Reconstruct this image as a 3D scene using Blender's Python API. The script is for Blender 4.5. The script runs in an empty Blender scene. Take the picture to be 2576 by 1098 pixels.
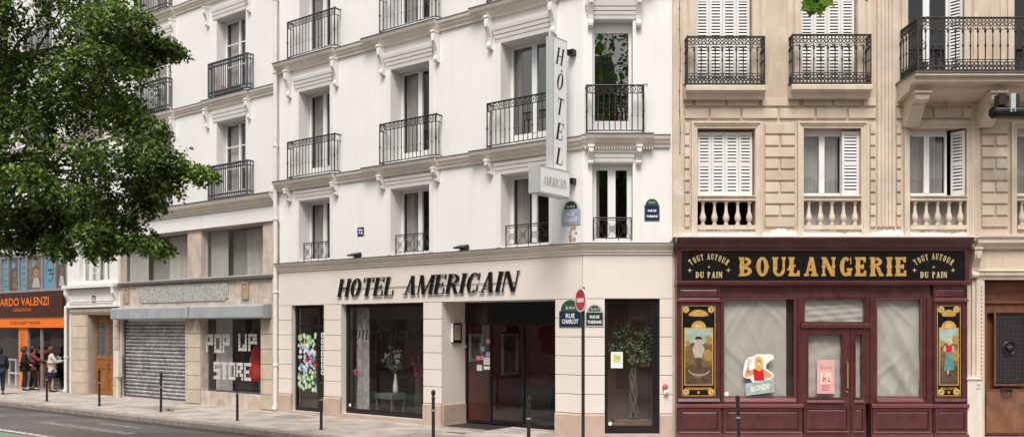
import bpy, bmesh, math, random
from math import sin, cos, pi, radians, tan
from mathutils import Vector, Matrix
random.seed(7)
SC = bpy.context.scene
COL = SC.collection
FPX, CX, HZ, CAMZ = 2300.0, 1288.0, 824.0, 2.4      # photo measures: focal length, centre column, horizon row (in a 2576 px wide copy)

# ------------------------------------------------------------------ frames: a vertical plane with (u along, d outward, z up)
class Frame:
    def __init__(s, o, U, N): s.o, s.U, s.N = o, U, N
    def P(s, u, d, z): return (s.o[0]+u*s.U[0]+d*s.N[0], s.o[1]+u*s.U[1]+d*s.N[1], z)
    def u(s, px, d=0.0):
        k = (px-CX)/FPX
        return (k*(s.o[1]+d*s.N[1]) - s.o[0] - d*s.N[0])/(s.U[0]-k*s.U[1])
    def z(s, px, y, d=0.0):
        p = s.P(s.u(px, d), d, 0)
        return CAMZ+(HZ-y)*p[1]/FPX
TH = radians(37.7)
C0 = (1.557, 20.0)
M = Frame(C0, (cos(TH), -sin(TH)), (-sin(TH), -cos(TH)))     # long hotel street front, running away to the left
G = Frame((0.0, 20.0), (1.0, 0.0), (0.0, -1.0))              # front parallel to the picture: hotel corner bay and stone house
W = Frame((0.0, 0.0), (1.0, 0.0), (0.0, 1.0))                # world
MIT = tan(TH/2)

# ------------------------------------------------------------------ materials
MATS = {}
def nd(nt, t, **kw):
    n = nt.nodes.new(t)
    for k, v in kw.items():
        if k in n.inputs: n.inputs[k].default_value = v
        else: setattr(n, k, v)
    return n
def new_mat(name):
    m = bpy.data.materials.new(name); m.use_nodes = True
    MATS[name] = m
    nt = m.node_tree
    b = nt.nodes['Principled BSDF']
    return m, nt, b, nt.links.new
def c4(c, f=1.0): return (min(c[0]*f,1), min(c[1]*f,1), min(c[2]*f,1), 1)
def pmat(name, col, rough=.6, var=.1, scale=2.5, bump=0.0, bscale=70, streak=0.0, streakcol=None, metal=0.0, spec=.4, stain=0.0, staincol=None, coat=0.0, piece=0.0):
    m, nt, b, L = new_mat(name)
    geo = nd(nt, 'ShaderNodeNewGeometry')
    n1 = nd(nt, 'ShaderNodeTexNoise', Scale=scale, Detail=6.0, Roughness=.6)
    L(geo.outputs['Position'], n1.inputs['Vector'])
    r = nd(nt, 'ShaderNodeValToRGB')
    r.color_ramp.elements[0].position = .3; r.color_ramp.elements[1].position = .7
    r.color_ramp.elements[0].color = c4(col, 1-var); r.color_ramp.elements[1].color = c4(col, 1+var*.7)
    L(n1.outputs['Fac'], r.inputs['Fac'])
    out = r.outputs['Color']
    if streak:
        mp = nd(nt, 'ShaderNodeMapping'); mp.inputs['Scale'].default_value = (4, 4, .35)
        L(geo.outputs['Position'], mp.inputs['Vector'])
        n2 = nd(nt, 'ShaderNodeTexNoise', Scale=1.3, Detail=5.0, Roughness=.65); L(mp.outputs['Vector'], n2.inputs['Vector'])
        r2 = nd(nt, 'ShaderNodeValToRGB'); r2.color_ramp.elements[0].position = .5; r2.color_ramp.elements[1].position = .75
        L(n2.outputs['Fac'], r2.inputs['Fac'])
        mu = nd(nt, 'ShaderNodeMath', operation='MULTIPLY'); mu.inputs[1].default_value = streak; L(r2.outputs['Color'], mu.inputs[0])
        mx = nd(nt, 'ShaderNodeMixRGB'); mx.inputs['Color2'].default_value = c4(streakcol or (col[0]*.5, col[1]*.45, col[2]*.4))
        L(mu.outputs[0], mx.inputs['Fac']); L(out, mx.inputs['Color1']); out = mx.outputs['Color']
    if stain:
        n3 = nd(nt, 'ShaderNodeTexNoise', Scale=.9, Detail=9.0, Roughness=.7); L(geo.outputs['Position'], n3.inputs['Vector'])
        r3 = nd(nt, 'ShaderNodeValToRGB'); r3.color_ramp.elements[0].position = .55; r3.color_ramp.elements[1].position = .66
        L(n3.outputs['Fac'], r3.inputs['Fac'])
        mu = nd(nt, 'ShaderNodeMath', operation='MULTIPLY'); mu.inputs[1].default_value = stain; L(r3.outputs['Color'], mu.inputs[0])
        mx = nd(nt, 'ShaderNodeMixRGB'); mx.inputs['Color2'].default_value = c4(staincol or col, 1 if staincol else .6)
        L(mu.outputs[0], mx.inputs['Fac']); L(out, mx.inputs['Color1']); out = mx.outputs['Color']
    if piece:                                   # each separate block gets its own tone
        mr = nd(nt, 'ShaderNodeMapRange'); mr.inputs['To Min'].default_value = 1-piece; mr.inputs['To Max'].default_value = 1+piece*.7
        L(geo.outputs['Random Per Island'], mr.inputs['Value'])
        hv = nd(nt, 'ShaderNodeHueSaturation'); L(out, hv.inputs['Color']); L(mr.outputs['Result'], hv.inputs['Value']); out = hv.outputs['Color']
    L(out, b.inputs['Base Color'])
    b.inputs['Roughness'].default_value = rough; b.inputs['Metallic'].default_value = metal
    b.inputs['Specular IOR Level'].default_value = spec
    if coat: b.inputs['Coat Weight'].default_value = coat; b.inputs['Coat Roughness'].default_value = .15
    if bump:
        nb = nd(nt, 'ShaderNodeTexNoise', Scale=bscale, Detail=4.0); L(geo.outputs['Position'], nb.inputs['Vector'])
        bp = nd(nt, 'ShaderNodeBump', Strength=bump, Distance=.02); L(nb.outputs['Fac'], bp.inputs['Height']); L(bp.outputs['Normal'], b.inputs['Normal'])
    return m
def glass(name, tint=(.9,.92,.92), ior=1.55, rough=0.0):
    m, nt, b, L = new_mat(name)
    nt.nodes.remove(b)
    o = nt.nodes['Material Output']
    t = nd(nt, 'ShaderNodeBsdfTransparent'); t.inputs['Color'].default_value = c4(tint)
    g = nd(nt, 'ShaderNodeBsdfGlossy'); g.inputs['Roughness'].default_value = rough
    geo = nd(nt, 'ShaderNodeNewGeometry')
    nz = nd(nt, 'ShaderNodeTexNoise', Scale=1.6, Detail=1.0); L(geo.outputs['Position'], nz.inputs['Vector'])
    bp = nd(nt, 'ShaderNodeBump', Strength=.04, Distance=.1); L(nz.outputs['Fac'], bp.inputs['Height']); L(bp.outputs['Normal'], g.inputs['Normal'])
    fc = nd(nt, 'ShaderNodeLayerWeight', Blend=.5)
    pw = nd(nt, 'ShaderNodeMath', operation='POWER'); pw.inputs[1].default_value = 4.0; L(fc.outputs['Facing'], pw.inputs[0])
    lw = nd(nt, 'ShaderNodeMath', operation='MULTIPLY_ADD'); lw.inputs[1].default_value = .9; lw.inputs[2].default_value = ((ior-1)/(ior+1))**2*2; L(pw.outputs[0], lw.inputs[0])
    mx = nd(nt, 'ShaderNodeMixShader'); L(lw.outputs[0], mx.inputs[0]); L(t.outputs[0], mx.inputs[1]); L(g.outputs[0], mx.inputs[2])
    L(mx.outputs[0], o.inputs['Surface'])
    return m
def flat(name, col, rough=.5, **k): return pmat(name, col, rough, var=k.pop('var', .06), **k)

pmat('white_stucco', (.81,.795,.77), .75, var=.035, scale=.8, bump=.12, bscale=40, streak=.2, streakcol=(.62,.57,.51))
pmat('grey_white_stucco', (.79,.775,.755), .75, var=.04, scale=.8, bump=.12, bscale=40, streak=.16, streakcol=(.58,.53,.47))
pmat('white_trim', (.78,.76,.73), .6, var=.05, scale=3, bump=.05)
pmat('moulding_cream', (.77,.70,.62), .65, var=.08, scale=2, streak=.25, streakcol=(.42,.36,.30))
pmat('cladding_cream', (.74,.67,.61), .55, var=.05, scale=1.2, bump=.04, streak=.12, streakcol=(.58,.51,.44))
pmat('plinth_brown', (.50,.38,.31), .7, var=.12, scale=4, bump=.1, stain=.35, staincol=(.30,.22,.17))
pmat('stone', (.61,.495,.385), .8, var=.15, scale=1.6, bump=.3, bscale=30, streak=.62, streakcol=(.40,.29,.20), stain=.75, staincol=(.74,.66,.57))
pmat('stone_block', (.63,.52,.41), .8, var=.13, scale=1.9, bump=.25, bscale=30, stain=.7, staincol=(.74,.66,.57), streak=.45, streakcol=(.46,.34,.25), piece=.16)
pmat('stone_pale', (.65,.55,.445), .8, var=.15, scale=2.2, bump=.25, bscale=40, streak=.5, streakcol=(.42,.33,.25))
pmat('stone_dirty', (.40,.30,.22), .85, var=.25, scale=3, bump=.3, bscale=40)
pmat('travertine', (.56,.47,.40), .7, var=.28, scale=3, bump=.25, bscale=25, streak=.7, streakcol=(.33,.26,.21), stain=.6, staincol=(.62,.55,.48))
pmat('granite_board', (.42,.42,.39), .6, var=.5, scale=13, bump=.1, stain=.6, staincol=(.18,.2,.17))
pmat('tan_stone', (.56,.47,.37), .75, var=.16, scale=2.5, bump=.2, bscale=30, streak=.45, piece=.12, stain=.4)
pmat('zinc', (.15,.145,.145), .5, var=.2, scale=6, metal=.3)
pmat('zinc_light', (.36,.34,.33), .5, var=.2, scale=6, metal=.2)
pmat('flashing_white', (.76,.73,.69), .6, var=.1, scale=5, streak=.25, streakcol=(.5,.42,.34))
pmat('iron_black', (.017,.016,.017), .45, var=.3, scale=12, spec=.5)
pmat('iron_grey', (.085,.09,.105), .5, var=.2, scale=9)
pmat('iron_ornate', (.04,.036,.034), .5, var=.5, scale=25)
pmat('window_white', (.80,.79,.78), .4, var=.03)
pmat('shutter_white', (.75,.73,.71), .5, var=.06, scale=5, streak=.15, streakcol=(.5,.46,.42))
pmat('frame_black', (.012,.011,.012), .3, var=.2)
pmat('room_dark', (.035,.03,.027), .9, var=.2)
pmat('room_brown', (.46,.33,.28), .8, var=.2, scale=1)
pmat('room_red', (.22,.036,.032), .7, var=.15, scale=1.2)
pmat('room_grey', (.42,.40,.375), .8, var=.15, scale=1)
pmat('room_beige', (.66,.62,.57), .8, var=.15, scale=1)
pmat('floor_dark', (.06,.05,.045), .3, var=.2)
pmat('curtain_grey', (.42,.40,.385), .9, var=.14, scale=3, streak=.4, streakcol=(.28,.26,.25))
pmat('curtain_white', (.62,.60,.57), .9, var=.1, scale=3)
pmat('curtain_pattern', (.36,.34,.33), .9, var=.45, scale=7)
pmat('paper', (.52,.50,.46), .7, var=.10, scale=1.1, bump=.6, bscale=2.2, streak=.2, streakcol=(.48,.46,.42))
pmat('burgundy', (.085,.023,.024), .32, var=.35, scale=4, bump=.08, bscale=25, streak=.35, streakcol=(.17,.07,.065), spec=.5, coat=.35)
pmat('burgundy_light', (.16,.05,.05), .3, var=.15, scale=3, coat=.3)
pmat('sign_black', (.010,.010,.010), .15, var=.2, spec=.5)
pmat('gold', (.62,.36,.09), .38, var=.25, scale=14, metal=.25)
pmat('gold_pale', (.60,.45,.22), .4, var=.2, scale=14)
pmat('brass', (.65,.42,.14), .3, var=.1, metal=.7)
pmat('wood_orange', (.30,.125,.032), .4, var=.25, scale=5, streak=.5, streakcol=(.14,.055,.014))
pmat('wood_brown', (.17,.062,.032), .5, var=.25, scale=5, streak=.6, streakcol=(.09,.035,.02))
pmat('wood_worn', (.20,.085,.042), .6, var=.4, scale=3.5, streak=.5, streakcol=(.27,.21,.17), stain=.5, staincol=(.16,.06,.03))
pmat('awning_grey', (.36,.385,.40), .45, var=.14, scale=2, streak=.6, streakcol=(.22,.23,.24))
pmat('pipe_white', (.74,.71,.68), .5, var=.06, scale=6)
pmat('cabinet', (.68,.63,.56), .55, var=.06, scale=5, streak=.2)
pmat('brown_sign', (.060,.018,.013), .4, var=.15)
pmat('orange', (.85,.19,.014), .4, var=.06)
pmat('orange_dark', (.42,.08,.02), .5, var=.2)
pmat('sky_blue_poster', (.20,.48,.68), .5, var=.08)
pmat('blue_dark_ink', (.03,.10,.2), .5)
pmat('enamel_blue', (.016,.026,.085), .25, var=.2, coat=.3)
pmat('enamel_green', (.03,.085,.05), .3, var=.2, coat=.3)
pmat('enamel_dark', (.02,.035,.033), .3, var=.2, coat=.3)
pmat('enamel_faded', (.36,.42,.58), .4, var=.2, scale=9)
pmat('letter_white', (.80,.80,.79), .4, var=.03)
pmat('block_grey', (.60,.59,.58), .6, var=.2, scale=12)
pmat('letter_grey', (.35,.35,.36), .5, var=.03)
pmat('sign_white', (.90,.90,.895), .4, var=.02)
pmat('sign_grey', (.55,.57,.58), .35, var=.05, metal=.3)
pmat('sign_red', (.60,.018,.022), .3, var=.05)
pmat('pole_brown', (.04,.016,.014), .5, var=.3, scale=8)
pmat('bollard_dark', (.028,.02,.022), .4, var=.4, scale=14)
pmat('bollard_pale', (.35,.34,.34), .5, var=.5, scale=30)
pmat('red_cloth', (.55,.016,.02), .7, var=.15, scale=6)
pmat('pink', (.70,.22,.33), .6, var=.1)
pmat('pink_pale', (.64,.40,.37), .6, var=.1, scale=8)
pmat('pink_light', (.75,.60,.50), .6, var=.2, scale=20)
pmat('vase_white', (.75,.74,.70), .2, var=.02)
pmat('petal_white', (.72,.74,.72), .7, var=.1)
pmat('petal_pink', (.62,.10,.16), .7, var=.3, scale=20)
pmat('stem_green', (.07,.12,.04), .7, var=.3)
pmat('leaf_olive', (.20,.25,.14), .6, var=.5, scale=14)
pmat('bark_pale', (.17,.14,.11), .9, var=.3, scale=12, bump=.3)
pmat('bark', (.05,.04,.032), .95, var=.35, scale=9, bump=.5, bscale=30)
pmat('sofa', (.03,.024,.022), .6, var=.2)
pmat('table_grey', (.12,.13,.12), .3, var=.1)
pmat('skin', (.50,.31,.23), .5, var=.06, scale=12)
pmat('hair_brown', (.10,.045,.028), .6, var=.4, scale=60)
pmat('hair_dark', (.03,.016,.012), .6, var=.4, scale=60)
pmat('cloth_black', (.012,.011,.012), .85, var=.3)
pmat('cloth_navy', (.017,.020,.040), .8, var=.3)
pmat('cloth_cream', (.55,.50,.44), .85, var=.25, scale=14, bump=.3, bscale=30)
pmat('cloth_maroon', (.17,.032,.045), .85, var=.25, scale=9)
pmat('cloth_brown', (.13,.085,.07), .85, var=.2)
pmat('stocking', (.16,.095,.08), .7, var=.1)
pmat('mirror_dark', (.20,.20,.205), .35)
pmat('sticker_green', (.16,.46,.13), .5, var=.3, scale=14); pmat('sticker_mint', (.48,.72,.46), .5, var=.2, scale=14)
pmat('sticker_blue', (.05,.33,.62), .5, var=.1); pmat('sticker_lilac', (.42,.50,.68), .5, var=.1)
pmat('sticker_red', (.58,.07,.055), .5, var=.2, scale=9); pmat('sticker_yellow', (.85,.55,.05), .5)
pmat('skin_poster', (.70,.30,.14), .5, var=.15, scale=14); pmat('hair_poster', (.75,.50,.14), .5, var=.25, scale=14)
pmat('art_sky', (.36,.45,.39), .4, var=.35, scale=7); pmat('art_field', (.18,.115,.05), .4, var=.5, scale=12); pmat('art_earth', (.10,.065,.04), .4, var=.5, scale=10)
pmat('art_tree', (.36,.23,.07), .4, var=.3, scale=14); pmat('art_teal', (.09,.25,.25), .4, var=.3, scale=14); pmat('art_cloth', (.46,.40,.32), .4, var=.2, scale=14)
pmat('photo_grey', (.16,.10,.085), .5, var=.6, scale=6); pmat('photo_warm', (.30,.20,.16), .5, var=.6, scale=5)
pmat('lobby_art', (.14,.12,.09), .5, var=.6, scale=4)
pmat('brick_red', (.30,.10,.07), .85, var=.2, scale=3); pmat('far_stucco', (.42,.38,.33), .85, var=.15, scale=.6, streak=.3)
pmat('far_pane', (.03,.03,.035), .2)
glass('pane_glass', (.86,.87,.86), 1.5)
glass('pane_mirror', (.7,.71,.7), 2.15)
glass('shop_glass', (.93,.93,.92), 1.55)

def leaf_mat(name, a, b_, c):
    m, nt, b, L = new_mat(name)
    geo = nd(nt, 'ShaderNodeNewGeometry')
    r = nd(nt, 'ShaderNodeValToRGB')
    r.color_ramp.elements[0].color = c4(a); r.color_ramp.elements[1].color = c4(c)
    e = r.color_ramp.elements.new(.55); e.color = c4(b_)
    L(geo.outputs['Random Per Island'], r.inputs['Fac'])
    nz = nd(nt, 'ShaderNodeTexNoise', Scale=1.4, Detail=2.0); L(geo.outputs['Position'], nz.inputs['Vector'])
    mr = nd(nt, 'ShaderNodeMapRange'); mr.inputs['From Min'].default_value = .35; mr.inputs['From Max'].default_value = .65; mr.inputs['To Min'].default_value = .45; mr.inputs['To Max'].default_value = 1.4  # light and shade of whole leaf clumps put into the colour
    L(nz.outputs['Fac'], mr.inputs['Value'])
    hs = nd(nt, 'ShaderNodeHueSaturation'); L(r.outputs['Color'], hs.inputs['Color']); L(mr.outputs['Result'], hs.inputs['Value'])
    L(hs.outputs['Color'], b.inputs['Base Color']); b.inputs['Roughness'].default_value = .55; b.inputs['Specular IOR Level'].default_value = .3
    tr = nd(nt, 'ShaderNodeBsdfTranslucent'); L(hs.outputs['Color'], tr.inputs['Color'])
    mx = nd(nt, 'ShaderNodeMixShader'); mx.inputs[0].default_value = .36
    L(b.outputs[0], mx.inputs[1]); L(tr.outputs[0], mx.inputs[2]); L(mx.outputs[0], nt.nodes['Material Output'].inputs['Surface'])
leaf_mat('leaf', (.036,.072,.016), (.095,.17,.032), (.32,.42,.085))  # palest green stands in for highlights on lit leaves
leaf_mat('leaf_plane', (.10,.21,.02), (.14,.28,.03), (.22,.36,.05))

def ground_mats():
    # asphalt
    m, nt, b, L = new_mat('asphalt')
    geo = nd(nt, 'ShaderNodeNewGeometry')
    n1 = nd(nt, 'ShaderNodeTexNoise', Scale=90.0, Detail=4.0); n2 = nd(nt, 'ShaderNodeTexNoise', Scale=.55, Detail=7.0, Roughness=.65)
    mp = nd(nt, 'ShaderNodeMapping'); mp.inputs['Rotation'].default_value = (0, 0, TH); mp.inputs['Scale'].default_value = (.35, 1.6, 1)
    L(geo.outputs['Position'], n1.inputs['Vector']); L(geo.outputs['Position'], mp.inputs['Vector']); L(mp.outputs['Vector'], n2.inputs['Vector'])
    r = nd(nt, 'ShaderNodeValToRGB'); r.color_ramp.elements[0].position = .3; r.color_ramp.elements[1].position = .72
    r.color_ramp.elements[0].color = (.062,.057,.055,1); r.color_ramp.elements[1].color = (.155,.143,.136,1)
    L(n2.outputs['Fac'], r.inputs['Fac'])
    mx = nd(nt, 'ShaderNodeMixRGB', blend_type='OVERLAY'); mx.inputs['Fac'].default_value = .55
    L(r.outputs['Color'], mx.inputs['Color1']); L(n1.outputs['Fac'], mx.inputs['Color2'])
    L(mx.outputs['Color'], b.inputs['Base Color']); b.inputs['Roughness'].default_value = .8
    bp = nd(nt, 'ShaderNodeBump', Strength=.3, Distance=.01); L(n1.outputs['Fac'], bp.inputs['Height']); L(bp.outputs['Normal'], b.inputs['Normal'])
    # pavement: pale asphalt, patched and spotted
    m, nt, b, L = new_mat('pavement_grey')
    geo = nd(nt, 'ShaderNodeNewGeometry')
    n1 = nd(nt, 'ShaderNodeTexNoise', Scale=70.0, Detail=4.0); n2 = nd(nt, 'ShaderNodeTexNoise', Scale=1.2, Detail=8.0, Roughness=.7)
    vo = nd(nt, 'ShaderNodeTexVoronoi', Scale=1.9)
    for n in (n1, n2, vo): L(geo.outputs['Position'], n.inputs['Vector'])
    r = nd(nt, 'ShaderNodeValToRGB'); r.color_ramp.elements[0].position = .3; r.color_ramp.elements[1].position = .7
    r.color_ramp.elements[0].color = (.21,.18,.16,1); r.color_ramp.elements[1].color = (.58,.52,.475,1)
    L(n2.outputs['Fac'], r.inputs['Fac'])
    mx = nd(nt, 'ShaderNodeMixRGB', blend_type='OVERLAY'); mx.inputs['Fac'].default_value = .55
    L(r.outputs['Color'], mx.inputs['Color1']); L(n1.outputs['Fac'], mx.inputs['Color2'])
    r2 = nd(nt, 'ShaderNodeValToRGB'); r2.color_ramp.elements[0].position = .03; r2.color_ramp.elements[1].position = .06
    r2.color_ramp.elements[0].color = (.45,.42,.4,1); r2.color_ramp.elements[1].color = (1,1,1,1)
    L(vo.outputs['Distance'], r2.inputs['Fac'])
    m2 = nd(nt, 'ShaderNodeMixRGB', blend_type='MULTIPLY'); m2.inputs['Fac'].default_value = 1
    L(mx.outputs['Color'], m2.inputs['Color1']); L(r2.outputs['Color'], m2.inputs['Color2'])
    L(m2.outputs['Color'], b.inputs['Base Color']); b.inputs['Roughness'].default_value = .85
    bp = nd(nt, 'ShaderNodeBump', Strength=.25, Distance=.01); L(n1.outputs['Fac'], bp.inputs['Height']); L(bp.outputs['Normal'], b.inputs['Normal'])
    # worn road paint: colour breaks up into asphalt grey
    for nm, col, lo, hi in (('paint_white', (.66,.64,.61,1), .38, .52), ('paint_faint', (.32,.30,.29,1), .45, .6), ('paint_green', (.15,.30,.16,1), .30, .5)):
        m, nt, b, L = new_mat(nm)
        geo = nd(nt, 'ShaderNodeNewGeometry'); n1 = nd(nt, 'ShaderNodeTexNoise', Scale=9.0, Detail=8.0, Roughness=.75); L(geo.outputs['Position'], n1.inputs['Vector'])
        r = nd(nt, 'ShaderNodeValToRGB'); r.color_ramp.elements[0].position = lo; r.color_ramp.elements[1].position = hi
        r.color_ramp.elements[0].color = (.12,.11,.104,1); r.color_ramp.elements[1].color = col
        L(n1.outputs['Fac'], r.inputs['Fac']); L(r.outputs['Color'], b.inputs['Base Color']); b.inputs['Roughness'].default_value = .8
    pmat('kerb_stone', (.29,.25,.22), .8, var=.3, scale=5, bump=.3)
    pmat('kerb_dark', (.06,.05,.045), .85, var=.3, scale=5)
    # roller shutter: grey metal with grime and faded scribbles
    m, nt, b, L = new_mat('shutter_metal')
    geo = nd(nt, 'ShaderNodeNewGeometry')
    n1 = nd(nt, 'ShaderNodeTexNoise', Scale=2.2, Detail=9.0, Roughness=.75); n2 = nd(nt, 'ShaderNodeTexNoise', Scale=2.4, Detail=1.5)
    L(geo.outputs['Position'], n1.inputs['Vector'])
    n2.inputs['Distortion'].default_value = 2.5; L(geo.outputs['Position'], n2.inputs['Vector'])
    r = nd(nt, 'ShaderNodeValToRGB'); r.color_ramp.elements[0].position = .32; r.color_ramp.elements[1].position = .7
    r.color_ramp.elements[0].color = (.13,.125,.125,1); r.color_ramp.elements[1].color = (.50,.49,.49,1); L(n1.outputs['Fac'], r.inputs['Fac'])
    r2 = nd(nt, 'ShaderNodeValToRGB'); e = r2.color_ramp.elements; e[0].position = .47; e[1].position = .545; e[0].color = (0,0,0,1); e[1].color = (0,0,0,1)
    q = e.new(.51); q.color = (1,1,1,1); L(n2.outputs['Fac'], r2.inputs['Fac'])
    mx = nd(nt, 'ShaderNodeMixRGB'); mx.inputs['Color2'].default_value = (.72,.71,.71,1); L(r2.outputs['Color'], mx.inputs['Fac']); L(r.outputs['Color'], mx.inputs['Color1'])
    L(mx.outputs['Color'], b.inputs['Base Color']); b.inputs['Roughness'].default_value = .5; b.inputs['Metallic'].default_value = .25
ground_mats()

# ------------------------------------------------------------------ mesh builder
class MB:
    def __init__(s, F=W, mat='white_stucco'):
        s.F, s.v, s.f, s.mi, s.ml = F, [], [], [], []
        s.m(mat)
    def m(s, name):
        if name not in s.ml: s.ml.append(name)
        s.cur = s.ml.index(name); return s
    def add(s, pts, faces, F=None):
        F = F or s.F; n = len(s.v)
        s.v += [F.P(*p) for p in pts]
        for f in faces: s.f.append([n+i for i in f]); s.mi.append(s.cur)
        return s
    def box(s, u0, u1, d0, d1, z0, z1):
        p = [(u,d,z) for z in (z0,z1) for d in (d0,d1) for u in (u0,u1)]
        return s.add(p, [(0,2,3,1),(4,5,7,6),(0,1,5,4),(2,6,7,3),(0,4,6,2),(1,3,7,5)])
    def prof(s, pts, u0, u1, m0=0.0, m1=0.0):      # pts (d,z) extruded along u, ends mitred by slope
        n = len(pts)
        p = [(u0+m0*d, d, z) for d, z in pts]+[(u1+m1*d, d, z) for d, z in pts]
        return s.add(p, [(i,(i+1)%n,n+(i+1)%n,n+i) for i in range(n)]+[tuple(range(n))[::-1], tuple(range(n,2*n))])
    def poly(s, pts, d0, d1):                       # pts (u,z) extruded along d
        n = len(pts)
        p = [(u,d0,z) for u,z in pts]+[(u,d1,z) for u,z in pts]
        return s.add(p, [(i,(i+1)%n,n+(i+1)%n,n+i) for i in range(n)]+[tuple(range(n))[::-1], tuple(range(n,2*n))])
    def flat(s, pts, d): return s.add([(u,d,z) for u,z in pts], [tuple(range(len(pts)))])
    def rect(s, u0, u1, z0, z1, d): return s.flat([(u0,z0),(u1,z0),(u1,z1),(u0,z1)], d)
    def disc(s, u, z, ru, rz, d, n=20, a0=0, a1=2*pi):
        full = abs(a1-a0-2*pi) < 1e-6
        return s.flat([(u+ru*cos(a0+(a1-a0)*i/(n if full else n-1)), z+rz*sin(a0+(a1-a0)*i/(n if full else n-1))) for i in range(n)], d)
    def frame(s, u0, u1, z0, z1, w, d0, d1, wb=None):   # four butted bars
        wb = w if wb is None else wb
        s.box(u0,u0+w,d0,d1,z0,z1); s.box(u1-w,u1,d0,d1,z0,z1)
        s.box(u0+w,u1-w,d0,d1,z1-w,z1); s.box(u0+w,u1-w,d0,d1,z0,z0+wb); return s
    def tube(s, pts, r, n=6, closed=False):
        P = [Vector(s.F.P(*p)) for p in pts]; k = len(P)
        rr = r if isinstance(r, (list, tuple)) else [r]*k
        base = len(s.v)
        up = None
        for i in range(k):
            a = P[i-1] if (i or closed) else P[i]; b = P[(i+1)%k] if (i < k-1 or closed) else P[i]
            t = (b-a).normalized() if (b-a).length > 1e-9 else Vector((0,0,1))
            if up is None:
                up = Vector((0,0,1)) if abs(t.z) < .9 else Vector((1,0,0))
            x = t.cross(up); x = x.normalized() if x.length > 1e-6 else Vector((1,0,0)); y = x.cross(t)
            up = y
            for j in range(n):
                q = P[i]+x*(rr[i]*cos(2*pi*j/n))+y*(rr[i]*sin(2*pi*j/n)); s.v.append(tuple(q))
        for i in range(k if closed else k-1):
            for j in range(n):
                a = base+i*n+j; b = base+i*n+(j+1)%n; c = base+((i+1)%k)*n+(j+1)%n; d = base+((i+1)%k)*n+j
                s.f.append([a,b,c,d]); s.mi.append(s.cur)
        if not closed:
            s.f.append([base+j for j in range(n)][::-1]); s.mi.append(s.cur)
            s.f.append([base+(k-1)*n+j for j in range(n)]); s.mi.append(s.cur)
        return s
    def ring(s, u, d, z, R, r, n=10, m=3, Rz=None):
        Rz = Rz or R
        return s.tube([(u+R*cos(2*pi*i/n), d, z+Rz*sin(2*pi*i/n)) for i in range(n)], r, m, closed=True)
    def lathe(s, u, d, z, pr, n=12):
        base = len(s.v)
        for r, h in pr:
            for j in range(n):
                s.v.append(s.F.P(u+r*cos(2*pi*j/n), d+r*sin(2*pi*j/n), z+h))
        k = len(pr)
        for i in range(k-1):
            for j in range(n):
                s.f.append([base+i*n+j, base+i*n+(j+1)%n, base+(i+1)*n+(j+1)%n, base+(i+1)*n+j]); s.mi.append(s.cur)
        s.f.append([base+j for j in range(n)][::-1]); s.mi.append(s.cur)
        s.f.append([base+(k-1)*n+j for j in range(n)]); s.mi.append(s.cur)
        return s
    def wall(s, u0, u1, z0, z1, d, ops, m0=0.0):    # ops (u0,u1,z0,z1,depth)
        us = sorted({u0, u1, *[o[0] for o in ops], *[o[1] for o in ops]}); zs = sorted({z0, z1, *[o[2] for o in ops], *[o[3] for o in ops]})
        us = [u for u in us if u0 <= u <= u1]; zs = [z for z in zs if z0 <= z <= z1]
        for a, b in zip(us, us[1:]):
            for c, e in zip(zs, zs[1:]):
                mu, mz = (a+b)/2, (c+e)/2
                if any(o[0] < mu < o[1] and o[2] < mz < o[3] for o in ops): continue
                s.rect(a, b, c, e, d)
        for o in ops:
            a, b, c, e, dp = o
            c = max(c, z0)
            qs = [((a,d,c),(a,d-dp,c),(a,d-dp,e),(a,d,e)), ((b,d,c),(b,d-dp,c),(b,d-dp,e),(b,d,e)), ((a,d,e),(a,d-dp,e),(b,d-dp,e),(b,d,e))]
            if c > z0+1e-6: qs.append(((a,d,c),(a,d-dp,c),(b,d-dp,c),(b,d,c)))
            for q in qs:
                s.add(q, [(0,1,2,3)])
        return s
    def room(s, u0, u1, d0, d1, z0, z1):            # five faces, open towards the street at d1
        p = [(u,d,z) for z in (z0,z1) for d in (d0,d1) for u in (u0,u1)]
        return s.add(p, [(0,1,3,2),(4,6,7,5),(0,4,5,1),(0,2,6,4),(1,5,7,3)])
    def polys(s, pl, d0, d1=None, T=None):
        eps = 0.0
        for p in pl:
            q = [T(*x) for x in p] if T else p
            if d1 is None: s.flat(q, d0+eps)
            else: s.poly(q, d0, d1+eps)
            eps += .00012
            if eps > .0016: eps = 0.0
        return s
    def build(s, name, parent=None, smooth=False, tag=None, kind=None, bevel=0.0, recalc=True):
        if not s.v: return None
        if parent is None:
            xs = [p[0] for p in s.v]; ys = [p[1] for p in s.v]; zs = [p[2] for p in s.v]
            o = Vector(((min(xs)+max(xs))/2, (min(ys)+max(ys))/2, min(zs))); loc = o
        else:
            o = wloc(parent); loc = Vector((0,0,0))
        me = bpy.data.meshes.new(name)
        me.from_pydata([(p[0]-o.x, p[1]-o.y, p[2]-o.z) for p in s.v], [], s.f)
        for nm in s.ml: me.materials.append(MATS[nm])
        me.polygons.foreach_set('material_index', s.mi)
        if smooth: me.polygons.foreach_set('use_smooth', [True]*len(s.f))
        if recalc:
            bm = bmesh.new(); bm.from_mesh(me); bmesh.ops.recalc_face_normals(bm, faces=bm.faces); bm.to_mesh(me); bm.free()
        ob = bpy.data.objects.new(name, me); COL.objects.link(ob)
        ob.location = loc
        if parent is not None: ob.parent = parent
        if bevel:
            bv = ob.modifiers.new('bevel', 'BEVEL'); bv.width = bevel; bv.segments = 2; bv.limit_method = 'ANGLE'
        if tag: settag(ob, *tag)
        if kind: ob['kind'] = kind
        return ob
def wloc(o):
    v = Vector(o.location)
    while o.parent: o = o.parent; v += Vector(o.location)
    return v
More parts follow.
